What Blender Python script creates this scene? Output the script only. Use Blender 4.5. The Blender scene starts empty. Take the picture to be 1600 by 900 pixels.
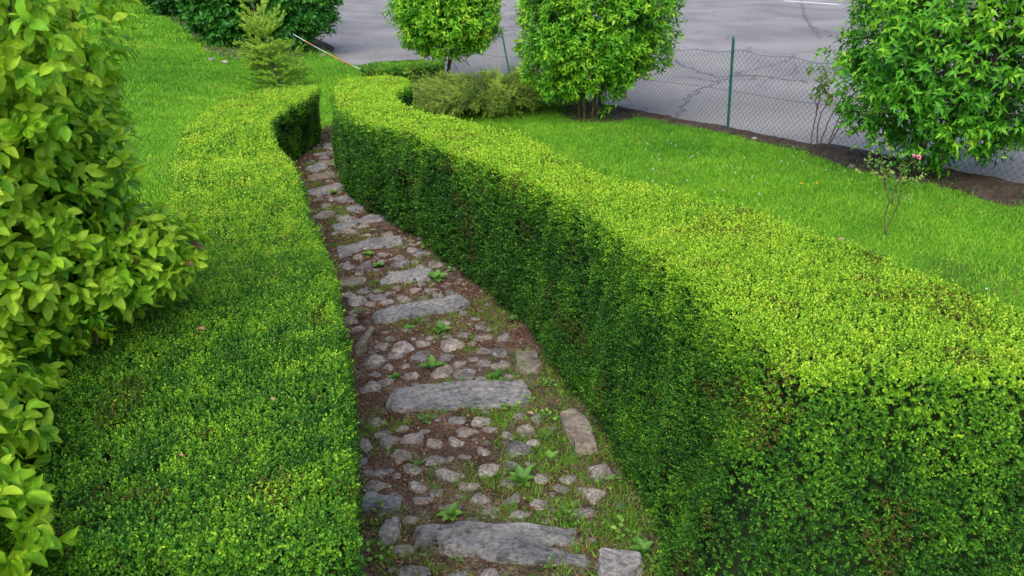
import bpy, bmesh, math
import numpy as np
from mathutils import Vector, Matrix, Euler

R = np.random.RandomState
rng = R(7)
scene = bpy.context.scene
COL = scene.collection
PI = math.pi

# ------------------------------------------------------------------ camera model
F = 1300.0
PITCH = math.radians(28.0)
CH = 1.72
CP, SP = math.cos(PITCH), math.sin(PITCH)

def G(x, y):
    """hillside: falls gently away from the viewer and to the left"""
    r = np.maximum(0.0, -np.asarray(x, float) - 4.0)
    return -0.125 * y + 0.05 * x + .17 * r * r / (r + 1.5)

def at(px, py, a=0.0, b=0.0):
    """point of the hillside (raised by a + b*y) seen at a place in the photograph"""
    u = (px - 800) / F
    v = (450 - py) / F
    dy = CP + v * SP
    dz = -SP + v * CP
    ts = np.geomspace(.5, 400, 240)
    f = lambda t: CH + dz * t - (G(u * t, dy * t) + a + b * dy * t)
    k = int(np.argmax(f(ts) < 0)); lo, hi = ts[max(k - 1, 0)], ts[k]
    for _ in range(40):
        m = (lo + hi) / 2
        if f(m) > 0: lo = m
        else: hi = m
    t = (lo + hi) / 2
    return np.array([u * t, dy * t, CH + dz * t])

def depth(p):
    return p[..., 1] * CP - (p[..., 2] - CH) * SP

# ------------------------------------------------------------------ noise
def _h(ix, iy, iz, seed):
    n = (ix * 374761393 + iy * 668265263 + iz * 2147483647 + seed * 1274126177) & 0xFFFFFFFF
    n = ((n ^ (n >> 13)) * 1274126177) & 0xFFFFFFFF
    n = n ^ (n >> 16)
    return (n & 0xFFFF) / 65535.0

def vnoise(p, scale=1.0, seed=0, octaves=1):
    p = np.asarray(p, dtype=np.float64)
    if p.shape[-1] == 2:
        p = np.concatenate([p, np.zeros(p.shape[:-1] + (1,))], axis=-1)
    out = 0; amp = 1; tot = 0
    for o in range(octaves):
        q = p * scale * (2 ** o) + 13.7 * (o + 1)
        i = np.floor(q).astype(np.int64); f = q - i
        f = f * f * (3 - 2 * f)
        x, y, z = i[..., 0], i[..., 1], i[..., 2]
        fx, fy, fz = f[..., 0], f[..., 1], f[..., 2]
        s = seed + o * 17
        def L(a, b, t): return a + (b - a) * t
        c = L(L(L(_h(x, y, z, s), _h(x + 1, y, z, s), fx), L(_h(x, y + 1, z, s), _h(x + 1, y + 1, z, s), fx), fy),
              L(L(_h(x, y, z + 1, s), _h(x + 1, y, z + 1, s), fx), L(_h(x, y + 1, z + 1, s), _h(x + 1, y + 1, z + 1, s), fx), fy), fz)
        out = out + c * amp; tot += amp; amp *= 0.5
    return out / tot

def unit(v):
    return v / np.maximum(np.linalg.norm(v, axis=-1, keepdims=True), 1e-9)

# ------------------------------------------------------------------ objects
def tag(o, label=None, cat=None, group=None, kind=None):
    if label: o['label'] = label
    if cat: o['category'] = cat
    if group: o['group'] = group
    if kind: o['kind'] = kind
    return o

def empty(name, loc, label, cat, group=None):
    o = bpy.data.objects.new(name, None)
    o.empty_display_size = 0.1
    o.location = [float(c) for c in loc]
    COL.objects.link(o)
    return tag(o, label, cat, group)

def link(name, me, parent=None, keep=True):
    o = bpy.data.objects.new(name, me)
    COL.objects.link(o)
    if parent is not None:
        o.parent = parent
        if keep:      # geometry was written in world coordinates
            o.matrix_parent_inverse = Matrix.LocRotScale(parent.location, parent.rotation_euler, parent.scale).inverted()
    return o

def mesh_arrays(name, V, faces, mat, tone=None, smooth=False, mats=None, midx=None):
    """V (n,3); faces = list of int arrays (m,k)"""
    me = bpy.data.meshes.new(name)
    V = np.ascontiguousarray(V, dtype=np.float32)
    me.vertices.add(len(V)); me.vertices.foreach_set('co', V.ravel())
    li, ls, lt = [], [], []
    off = 0
    for fa in faces:
        fa = np.asarray(fa, dtype=np.int32)
        if len(fa) == 0: continue
        k = fa.shape[1]
        li.append(fa.ravel()); ls.append(off + np.arange(len(fa)) * k); lt.append(np.full(len(fa), k))
        off += fa.size
    li = np.concatenate(li); ls = np.concatenate(ls).astype(np.int32)
    me.loops.add(len(li)); me.loops.foreach_set('vertex_index', li)
    me.polygons.add(len(ls)); me.polygons.foreach_set('loop_start', ls)
    if midx is not None:
        me.polygons.foreach_set('material_index', np.asarray(midx, dtype=np.int32))
    if smooth: me.polygons.foreach_set('use_smooth', np.ones(len(ls), dtype=bool))
    for m in (mats or [mat]): me.materials.append(m)
    if tone is not None:
        a = me.attributes.new('tone', 'FLOAT', 'POINT')
        a.data.foreach_set('value', np.ascontiguousarray(tone, dtype=np.float32))
    me.update(calc_edges=True)
    return me

# ------------------------------------------------------------------ materials
def new_mat(name):
    m = bpy.data.materials.new(name); m.use_nodes = True
    nt = m.node_tree; nt.nodes.clear()
    return m, nt, nt.nodes, nt.links

def ramp_node(N, stops, interp='LINEAR'):
    r = N.new('ShaderNodeValToRGB'); cr = r.color_ramp; cr.interpolation = interp
    while len(cr.elements) > 1: cr.elements.remove(cr.elements[-1])
    cr.elements[0].position = stops[0][0]; cr.elements[0].color = (*stops[0][1], 1)
    for p, c in stops[1:]:
        e = cr.elements.new(p); e.color = (*c, 1)
    return r

def leaf_mat(name, stops, rough=0.5, spec=0.35, trans=0.25, vein=False):
    m, nt, N, L = new_mat(name)
    at_ = N.new('ShaderNodeAttribute'); at_.attribute_name = 'tone'
    r = ramp_node(N, stops)
    L.new(at_.outputs['Fac'], r.inputs[0])
    col = r.outputs[0]
    if vein:
        tc = N.new('ShaderNodeTexCoord')
        n = N.new('ShaderNodeTexNoise'); n.inputs['Scale'].default_value = 60; n.inputs['Detail'].default_value = 4
        L.new(tc.outputs['Object'], n.inputs['Vector'])
        mx = N.new('ShaderNodeMix'); mx.data_type = 'RGBA'; mx.blend_type = 'MULTIPLY'
        r2 = ramp_node(N, [(0.3, (0.62, 0.62, 0.6)), (0.6, (1.05, 1.05, 1.05))])
        L.new(n.outputs[0], r2.inputs[0]); mx.inputs[0].default_value = 0.7
        L.new(col, mx.inputs[6]); L.new(r2.outputs[0], mx.inputs[7]); col = mx.outputs[2]
    p = N.new('ShaderNodeBsdfPrincipled')
    p.inputs['Roughness'].default_value = rough
    p.inputs['Specular IOR Level'].default_value = spec
    L.new(col, p.inputs['Base Color'])
    t = N.new('ShaderNodeBsdfTranslucent'); L.new(col, t.inputs[0])
    mx = N.new('ShaderNodeMixShader'); mx.inputs[0].default_value = trans
    L.new(p.outputs[0], mx.inputs[1]); L.new(t.outputs[0], mx.inputs[2])
    o = N.new('ShaderNodeOutputMaterial'); L.new(mx.outputs[0], o.inputs[0])
    return m

def noise_mat(name, layers, rough=0.85, spec=0.2, bump=0.0, bump_scale=40, bump_dist=0.01, random_obj=0.0, pits=0.0):
    """layers: [(scale, detail, stops)], the first is the colour, the later ones multiply it"""
    m, nt, N, L = new_mat(name)
    tc = N.new('ShaderNodeTexCoord')
    col = None
    vec = tc.outputs['Object']
    if random_obj:
        oi = N.new('ShaderNodeObjectInfo')
        ad = N.new('ShaderNodeVectorMath'); ad.operation = 'MULTIPLY_ADD'
        cb = N.new('ShaderNodeCombineXYZ')
        for i in range(3): L.new(oi.outputs['Random'], cb.inputs[i])
        ad.inputs[1].default_value = (31, 57, 83)
        L.new(cb.outputs[0], ad.inputs[0]); L.new(vec, ad.inputs[2]); vec = ad.outputs[0]
    for sc, det, stops in layers:
        n = N.new('ShaderNodeTexNoise'); n.inputs['Scale'].default_value = sc; n.inputs['Detail'].default_value = det
        n.inputs['Roughness'].default_value = 0.6
        L.new(vec, n.inputs['Vector'])
        r = ramp_node(N, stops); L.new(n.outputs[0], r.inputs[0])
        if col is None: col = r.outputs[0]
        else:
            mx = N.new('ShaderNodeMix'); mx.data_type = 'RGBA'; mx.blend_type = 'MULTIPLY'; mx.inputs[0].default_value = 1
            L.new(col, mx.inputs[6]); L.new(r.outputs[0], mx.inputs[7]); col = mx.outputs[2]
    if random_obj:
        r = ramp_node(N, [(0, (0.62, 0.65, 0.72)), (0.3, (.9, .9, .9)), (0.7, (1.05, 0.96, 0.87)), (1, (1.35, 1.32, 1.28))])
        L.new(oi.outputs['Random'], r.inputs[0])
        mx = N.new('ShaderNodeMix'); mx.data_type = 'RGBA'; mx.blend_type = 'MULTIPLY'; mx.inputs[0].default_value = random_obj
        L.new(col, mx.inputs[6]); L.new(r.outputs[0], mx.inputs[7]); col = mx.outputs[2]
    p = N.new('ShaderNodeBsdfPrincipled')
    p.inputs['Roughness'].default_value = rough
    p.inputs['Specular IOR Level'].default_value = spec
    if bump:
        n = N.new('ShaderNodeTexNoise'); n.inputs['Scale'].default_value = bump_scale; n.inputs['Detail'].default_value = 8
        n.inputs['Roughness'].default_value = 0.65
        L.new(vec, n.inputs['Vector'])
        hgt = n.outputs[0]
        if pits:
            v = N.new('ShaderNodeTexVoronoi'); v.inputs['Scale'].default_value = pits
            L.new(vec, v.inputs['Vector'])
            r = ramp_node(N, [(0.08, (0.0, 0, 0)), (0.3, (1, 1, 1))])
            L.new(v.outputs['Distance'], r.inputs[0])
            n3 = N.new('ShaderNodeTexNoise'); n3.inputs['Scale'].default_value = 30
            L.new(vec, n3.inputs['Vector'])
            gt = ramp_node(N, [(0.45, (1, 1, 1)), (0.6, (0, 0, 0))]); L.new(n3.outputs[0], gt.inputs[0])
            mxx = N.new('ShaderNodeMath'); mxx.operation = 'MAXIMUM'
            L.new(r.outputs[0], mxx.inputs[0]); L.new(gt.outputs[0], mxx.inputs[1])
            r4 = ramp_node(N, [(0, (0.35, 0.33, 0.3)), (1, (1, 1, 1))]); L.new(mxx.outputs[0], r4.inputs[0])
            mx = N.new('ShaderNodeMix'); mx.data_type = 'RGBA'; mx.blend_type = 'MULTIPLY'; mx.inputs[0].default_value = 0.8
            L.new(col, mx.inputs[6]); L.new(r4.outputs[0], mx.inputs[7]); col = mx.outputs[2]
            mm = N.new('ShaderNodeMath'); mm.operation = 'MULTIPLY'
            L.new(hgt, mm.inputs[0]); L.new(mxx.outputs[0], mm.inputs[1]); hgt = mm.outputs[0]
        b = N.new('ShaderNodeBump'); b.inputs['Strength'].default_value = bump; b.inputs['Distance'].default_value = bump_dist
        L.new(hgt, b.inputs['Height']); L.new(b.outputs[0], p.inputs['Normal'])
    L.new(col, p.inputs['Base Color'])
    o = N.new('ShaderNodeOutputMaterial'); L.new(p.outputs[0], o.inputs[0])
    return m

g = lambda *c: c
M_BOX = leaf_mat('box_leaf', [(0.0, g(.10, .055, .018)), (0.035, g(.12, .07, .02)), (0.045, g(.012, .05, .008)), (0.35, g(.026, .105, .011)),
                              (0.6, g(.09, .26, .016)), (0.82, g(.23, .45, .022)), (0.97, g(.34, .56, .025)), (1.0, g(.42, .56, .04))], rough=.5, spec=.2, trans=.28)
M_BIG = leaf_mat('broad_leaf', [(0.0, g(.16, .07, .03)), (0.05, g(.22, .15, .05)), (0.08, g(.02, .09, .012)), (0.3, g(.06, .22, .016)),
                                (0.55, g(.17, .42, .018)), (0.9, g(.32, .55, .025)), (1.0, g(.38, .55, .03))], rough=.45, spec=.22, trans=.32, vein=True)
M_LAUREL = leaf_mat('shrub_leaf', [(0.0, g(.012, .055, .008)), (0.35, g(.03, .15, .010)), (0.65, g(.09, .32, .014)), (0.85, g(.22, .47, .02)), (1, g(.34, .55, .03))], rough=.45, spec=.22, trans=.25)
M_DARKLEAF = leaf_mat('dark_leaf', [(0.0, g(.010, .05, .008)), (0.5, g(.022, .14, .012)), (1, g(.08, .28, .02))], rough=.45, spec=.3, trans=.2)
M_GRASS = leaf_mat('grass_blade', [(0.0, g(.20, .17, .06)), (0.04, g(.045, .17, .012)), (0.5, g(.155, .39, .022)), (1, g(.34, .57, .04))], rough=.6, spec=.2, trans=.3)
M_JUNI = leaf_mat('juniper_spray', [(0.0, g(.14, .09, .03)), (0.15, g(.05, .10, .016)), (0.5, g(.13, .235, .028)), (1, g(.34, .46, .065))], rough=.6, spec=.2, trans=.15)
M_SPRUCE = leaf_mat('spruce_needle', [(0.0, g(.05, .16, .02)), (0.35, g(.22, .44, .035)), (1, g(.55, .72, .10))], rough=.5, spec=.25, trans=.2)
M_WEED = leaf_mat('weed_leaf', [(0.0, g(.05, .14, .025)), (0.5, g(.11, .27, .04)), (1, g(.22, .42, .06))], rough=.5, spec=.3, trans=.3, vein=True)
M_ROSE = leaf_mat('rose_leaf', [(0.0, g(.20, .09, .03)), (0.3, g(.07, .22, .03)), (0.7, g(.17, .30, .05)), (1, g(.34, .36, .10))], rough=.5, spec=.3, trans=.25)
M_PINK = leaf_mat('rose_petal', [(0.0, g(.75, .16, .26)), (1, g(.85, .45, .52))], rough=.6, spec=.2, trans=.3)
M_RED = leaf_mat('dark_petal', [(0.0, g(.32, .02, .05)), (1, g(.5, .05, .09))], rough=.6, spec=.2, trans=.3)
M_YEL = leaf_mat('yellow_petal', [(0.0, g(.75, .5, .02)), (1, g(.85, .6, .03))], rough=.6, trans=.3)
M_WHITEP = leaf_mat('white_petal', [(0.0, g(.55, .6, .5)), (1, g(.7, .72, .68))], rough=.6, trans=.3)
M_LITTER = leaf_mat('litter_chip', [(0.0, g(.035, .02, .014)), (0.3, g(.13, .05, .027)), (0.6, g(.20, .10, .055)), (1, g(.38, .28, .18))], rough=.8, spec=.1, trans=.05)
M_DRY = leaf_mat('dry_leaf', [(0.0, g(.30, .14, .09)), (1, g(.42, .24, .17))], rough=.6, trans=.15, vein=True)
M_TWIG = noise_mat('twig_bark', [(30, 3, [(0.3, g(.05, .032, .02)), (0.7, g(.14, .10, .07))])], bump=.4, bump_scale=80)
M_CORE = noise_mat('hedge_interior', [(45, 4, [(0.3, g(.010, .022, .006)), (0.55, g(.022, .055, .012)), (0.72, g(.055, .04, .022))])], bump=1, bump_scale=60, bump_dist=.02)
M_STEMG = noise_mat('green_stem', [(30, 3, [(0.3, g(.05, .08, .02)), (0.7, g(.14, .14, .05))])])
M_SOIL = noise_mat('path_soil', [(9, 6, [(0.3, g(.045, .031, .024)), (0.5, g(.10, .073, .056)), (0.7, g(.18, .145, .115))]),
                                 (90, 7, [(0.35, g(.35, .33, .31)), (0.62, g(1.35, 1.3, 1.25))])], rough=.95, spec=.1, bump=1, bump_scale=70, bump_dist=.012)
M_LAWN = noise_mat('lawn_ground', [(1.6, 5, [(0.3, g(.06, .15, .014)), (0.55, g(.10, .26, .016)), (0.75, g(.15, .30, .022))]),
                                   (35, 4, [(0.3, g(.45, .45, .4)), (0.7, g(1.2, 1.2, 1.1))])], rough=.95, spec=.1, bump=.8, bump_scale=60, bump_dist=.02)
M_COBBLE = noise_mat('cobble_stone', [(1.1, 7, [(0.32, g(.15, .14, .13)), (0.48, g(.255, .235, .22)), (0.68, g(.42, .40, .38))]),
                                      (4.5, 8, [(0.36, g(.55, .52, .49)), (0.56, g(1.08, 1.08, 1.08))])],
                     rough=.9, spec=.15, bump=.9, bump_scale=3.2, bump_dist=.02, random_obj=.8, pits=5)
M_SLAB = noise_mat('slab_stone', [(5, 8, [(0.32, g(.135, .135, .14)), (0.44, g(.215, .213, .215)), (0.56, g(.275, .27, .27)), (0.7, g(.37, .325, .275))]),
                                  (48, 8, [(0.34, g(.45, .44, .42)), (0.56, g(1.08, 1.08, 1.08))])],
                   rough=.88, spec=.18, bump=1.0, bump_scale=34, bump_dist=.022, random_obj=.5)
M_MOSSY = noise_mat('mossy_stone', [(9, 6, [(0.35, g(.12, .10, .08)), (0.55, g(.24, .21, .17)), (0.7, g(.14, .17, .08))]),
                                    (80, 4, [(0.3, g(.6, .6, .6)), (0.6, g(1.1, 1.1, 1.1))])],
                    rough=.9, spec=.15, bump=.9, bump_scale=30, bump_dist=.015, random_obj=.4)
M_POST = noise_mat('green_post_paint', [(20, 4, [(0.3, g(.012, .07, .06)), (0.7, g(.02, .10, .085))])], rough=.45, spec=.4, bump=.1)
M_WIRE = noise_mat('fence_wire', [(5, 2, [(0.3, g(.05, .065, .07)), (0.7, g(.09, .10, .11))])], rough=.5, spec=.4)
M_WHITE = noise_mat('road_paint', [(30, 5, [(0.35, g(.45, .45, .46)), (0.55, g(.75, .75, .75))])], rough=.8)
M_CRACK = noise_mat('crack_fill', [(8, 4, [(0.3, g(.075, .073, .08)), (0.7, g(.14, .136, .145))])], rough=.9)
M_TAPEW = noise_mat('tape_white', [(5, 2, [(0.3, g(.32, .35, .35)), (0.7, g(.42, .44, .44))])], rough=.5)
M_TAPER = noise_mat('tape_red', [(5, 2, [(0.3, g(.45, .12, .09)), (0.7, g(.52, .18, .14))])], rough=.5)

# road asphalt: worn, pale, stained, cracked
def road_mat():
    m, nt, N, L = new_mat('worn_asphalt')
    tc = N.new('ShaderNodeTexCoord')
    def noise(sc, det, stretch=None):
        n = N.new('ShaderNodeTexNoise'); n.inputs['Scale'].default_value = sc; n.inputs['Detail'].default_value = det
        v = tc.outputs['Object']
        if stretch:
            mp = N.new('ShaderNodeMapping'); mp.inputs['Rotation'].default_value = (0, 0, stretch[0]); mp.inputs['Scale'].default_value = (1, stretch[1], 1)
            L.new(v, mp.inputs[0]); v = mp.outputs[0]
        L.new(v, n.inputs['Vector']); return n.outputs[0]
    def mul(a, b, f=1.0):
        mx = N.new('ShaderNodeMix'); mx.data_type = 'RGBA'; mx.blend_type = 'MULTIPLY'; mx.inputs[0].default_value = f
        L.new(a, mx.inputs[6]); L.new(b, mx.inputs[7]); return mx.outputs[2]
    r1 = ramp_node(N, [(0.3, (.175, .166, .164)), (0.5, (.222, .209, .205)), (0.7, (.27, .254, .248))]); L.new(noise(.35, 6), r1.inputs[0])
    r2 = ramp_node(N, [(0.35, (.78, .78, .80)), (0.55, (1, 1, 1))]); L.new(noise(.9, 5, (0.45, .15)), r2.inputs[0])
    r3 = ramp_node(N, [(0.3, (.55, .55, .55)), (0.7, (1.28, 1.28, 1.28))]); L.new(noise(55, 4), r3.inputs[0])
    c = mul(mul(r1.outputs[0], r2.outputs[0]), r3.outputs[0], .8)
    # fine cracks
    nn = N.new('ShaderNodeTexNoise'); nn.inputs['Scale'].default_value = 2.2; nn.inputs['Detail'].default_value = 5
    L.new(tc.outputs['Object'], nn.inputs['Vector'])
    ad = N.new('ShaderNodeVectorMath'); ad.operation = 'MULTIPLY_ADD'; ad.inputs[1].default_value = (.7, .7, 0)
    L.new(nn.outputs['Color'], ad.inputs[0]); L.new(tc.outputs['Object'], ad.inputs[2])
    v = N.new('ShaderNodeTexVoronoi'); v.feature = 'DISTANCE_TO_EDGE'; v.inputs['Scale'].default_value = .42
    L.new(ad.outputs[0], v.inputs['Vector'])
    r4 = ramp_node(N, [(0.0, (.45, .45, .45)), (0.008, (.75, .75, .75)), (0.014, (1, 1, 1))]); L.new(v.outputs['Distance'], r4.inputs[0])
    gt = ramp_node(N, [(0.5, (0, 0, 0)), (0.6, (1, 1, 1))]); L.new(noise(.25, 2), gt.inputs[0])
    mx = N.new('ShaderNodeMix'); mx.data_type = 'RGBA'; mx.blend_type = 'MULTIPLY'
    L.new(gt.outputs[0], mx.inputs[0]); L.new(c, mx.inputs[6]); L.new(r4.outputs[0], mx.inputs[7]); c = mx.outputs[2]
    p = N.new('ShaderNodeBsdfPrincipled'); p.inputs['Roughness'].default_value = .8; p.inputs['Specular IOR Level'].default_value = .25
    b = N.new('ShaderNodeBump'); b.inputs['Strength'].default_value = .5; b.inputs['Distance'].default_value = .006
    L.new(noise(90, 4), b.inputs['Height']); L.new(b.outputs[0], p.inputs['Normal'])
    L.new(c, p.inputs['Base Color'])
    o = N.new('ShaderNodeOutputMaterial'); L.new(p.outputs[0], o.inputs[0])
    return m
M_ROAD = road_mat()

# ------------------------------------------------------------------ leaves
def leaf_proto(kind):
    """x along the leaf (0..1), y across (-.5...5), z up (scaled by length)"""
    if kind == 'small':
        V = np.array([[0, 0, 0], [.3, .46, .07], [.72, .40, .05], [1, 0, -.06], [.72, -.40, .05], [.3, -.46, .07]])
        Fq = np.array([[0, 1, 2, 3], [0, 3, 4, 5]]); Ft = np.zeros((0, 3), int)
        return V, Fq, Ft
    if kind == 'lance':
        V = np.array([[0, 0, 0], [.35, .5, .08], [1, 0, -.18], [.35, -.5, .08], [.45, 0, .0]])
        return V, np.zeros((0, 4), int), np.array([[0, 1, 4], [1, 2, 4], [2, 3, 4], [3, 0, 4]])
    if kind == 'blade':
        V = np.array([[0, .5, 0], [0, -.5, 0], [.55, .36, .0], [.55, -.36, .0], [1, 0, -.12]])
        return V, np.array([[0, 1, 3, 2]]), np.array([[2, 3, 4]])
    # broad: 3 columns x 7 rows
    xs = np.array([0, .12, .3, .5, .7, .86, 1.0]); w = np.array([.03, .26, .45, .5, .40, .21, 0.0])
    V = []; Fq = []
    for x, ww in zip(xs, w):
        zc = .05 - .30 * (x - .25) ** 2
        rip = .02 * math.sin(x * 17)
        V += [[x, ww, zc + .16 * ww + rip], [x, ww * .5, zc + .05 * ww], [x, 0, zc - .02], [x, -ww * .5, zc + .05 * ww], [x, -ww, zc + .16 * ww - rip]]
    for i in range(6):
        for j in range(4):
            a = i * 5 + j; Fq.append([a, a + 5, a + 6, a + 1])
    return np.array(V, float), np.array(Fq), np.zeros((0, 3), int)

def leaves_geo(kind, P, A, Nn, Ls, Ws, tone):
    V0, Fq, Ft = leaf_proto(kind)
    A = unit(A)
    B = unit(np.cross(Nn, A)); Nn = np.cross(A, B)
    n = len(P)
    V = (P[:, None, :] + A[:, None, :] * (V0[None, :, 0:1] * Ls[:, None, None])
         + B[:, None, :] * (V0[None, :, 1:2] * Ws[:, None, None]) + Nn[:, None, :] * (V0[None, :, 2:3] * Ls[:, None, None]))
    k = len(V0)
    offs = (np.arange(n) * k)[:, None, None]
    fq = (Fq[None] + offs).reshape(-1, 4); ft = (Ft[None] + offs).reshape(-1, 3)
    return V.reshape(-1, 3), fq, ft, np.repeat(tone, k)

def merge_geo(parts):
    V, q, t, to = [], [], [], []; o = 0
    for (v, fq, ft, tn) in parts:
        V.append(v); q.append(fq + o); t.append(ft + o); to.append(tn); o += len(v)
    return np.concatenate(V), np.concatenate(q), np.concatenate(t), np.concatenate(to)

def leaves_mesh(name, mat, parts, smooth=False):
    V, q, t, to = merge_geo(parts)
    return mesh_arrays(name, V, [q, t], mat, tone=np.clip(to, 0, 1), smooth=smooth)

def perp(D, r):
    h = r.normal(size=D.shape)
    return unit(h - (h * D).sum(-1, keepdims=True) * D)

def sprigs(roots, D, length, nleaf, L, W, tone, r, spread=1.0, kind='small', pairs=True, tiprise=.6, tonevar=.12, droop=0.0, tiptone=.15):
    """leaves set round short shoots"""
    D = unit(D); n = len(roots)
    u = perp(D, r); w = np.cross(D, u)
    P, A, NN, LL, WW, T = [], [], [], [], [], []
    for k in range(nleaf):
        f = (k + .5) / nleaf
        if pairs: ang = (k // 2) * (PI / 2) + (k % 2) * PI
        else: ang = k * 2.4
        ang = ang + r.normal(size=n) * .35
        rad = u * np.cos(ang)[:, None] + w * np.sin(ang)[:, None]
        el = (spread * (1.25 - tiprise * f) + r.normal(size=n) * .22)[:, None]
        a = unit(D * np.cos(el) + rad * np.sin(el) + np.array([0, 0, -droop]))
        nn = D - (D * a).sum(-1, keepdims=True) * a + r.normal(size=(n, 3)) * .18
        sc = (L if np.ndim(L) else np.full(n, L)) * r.uniform(.6, 1.22, n) * (1 - .25 * f)
        P.append(roots + D * (np.asarray(length).reshape(-1, 1) * f)); A.append(a); NN.append(unit(nn))
        LL.append(sc); WW.append(sc * W); T.append(tone + r.normal(size=n) * tonevar + (f - .5) * tiptone)
    return leaves_geo(kind, np.concatenate(P), np.concatenate(A), np.concatenate(NN), np.concatenate(LL), np.concatenate(WW), np.concatenate(T))

# ------------------------------------------------------------------ tubes
class Tubes:
    def __init__(s): s.V = []; s.Fq = []; s.n = 0
    def add(s, pts, r0, r1=None, sides=6):
        pts = np.asarray(pts, float); m = len(pts)
        rad = np.linspace(r0, r0 if r1 is None else r1, m)
        t = unit(np.gradient(pts, axis=0))
        ref = np.array([0.3, .2, .93]) if abs(t[0][2]) < .85 else np.array([1., .1, 0])
        u = unit(np.cross(t, ref)); w = np.cross(t, u)
        an = np.arange(sides) * 2 * PI / sides
        V = pts[:, None, :] + rad[:, None, None] * (u[:, None, :] * np.cos(an)[None, :, None] + w[:, None, :] * np.sin(an)[None, :, None])
        s.V.append(V.reshape(-1, 3))
        i = np.arange(m - 1)[:, None] * sides; j = np.arange(sides)[None]; j2 = (j + 1) % sides
        s.Fq.append(np.stack([i + j, i + j2, i + sides + j2, i + sides + j], -1).reshape(-1, 4) + s.n)
        # caps
        s.n += m * sides
    def mesh(s, name, mat):
        return mesh_arrays(name, np.concatenate(s.V), [np.concatenate(s.Fq)], mat, smooth=True)

def wobble(p0, p1, n, amp, r, bow=(0, 0, 0)):
    t = np.linspace(0, 1, n)[:, None]
    p = np.asarray(p0) * (1 - t) + np.asarray(p1) * t + np.asarray(bow) * (4 * t * (1 - t))
    return p + np.cumsum(r.normal(size=(n, 3)) * amp, axis=0) * t

# ------------------------------------------------------------------ splines and polygons
def smooth_closed(P, n=6):
    P = np.asarray(P, float); m = len(P); out = []
    for i in range(m):
        a, b, c, d = P[i - 1], P[i], P[(i + 1) % m], P[(i + 2) % m]
        for k in range(n):
            t = k / n
            out.append(.5 * ((2 * b) + (-a + c) * t + (2 * a - 5 * b + 4 * c - d) * t * t + (-a + 3 * b - 3 * c + d) * t ** 3))
    return np.array(out)

def inside(poly, p):
    x, y = p[:, 0], p[:, 1]; res = np.zeros(len(p), bool)
    for i in range(len(poly)):
        x0, y0 = poly[i - 1]; x1, y1 = poly[i]
        c = ((y0 > y) != (y1 > y)) & (x < (x1 - x0) * (y - y0) / (y1 - y0 + 1e-12) + x0)
        res ^= c
    return res

def edge_dist(poly, p):
    """distance to the outline and the outward direction from p towards it"""
    best = np.full(len(p), 1e9); q = np.zeros((len(p), 2))
    for i in range(len(poly)):
        a = poly[i - 1]; b = poly[i]; ab = b - a
        t = np.clip(((p - a) @ ab) / (ab @ ab + 1e-12), 0, 1)
        c = a + t[:, None] * ab
        d = np.linalg.norm(p - c, axis=1); k = d < best
        best[k] = d[k]; q[k] = c[k]
    return best, q

def area(poly):
    x, y = poly[:, 0], poly[:, 1]
    return .5 * np.sum(x * np.roll(y, -1) - np.roll(x, -1) * y)

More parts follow.
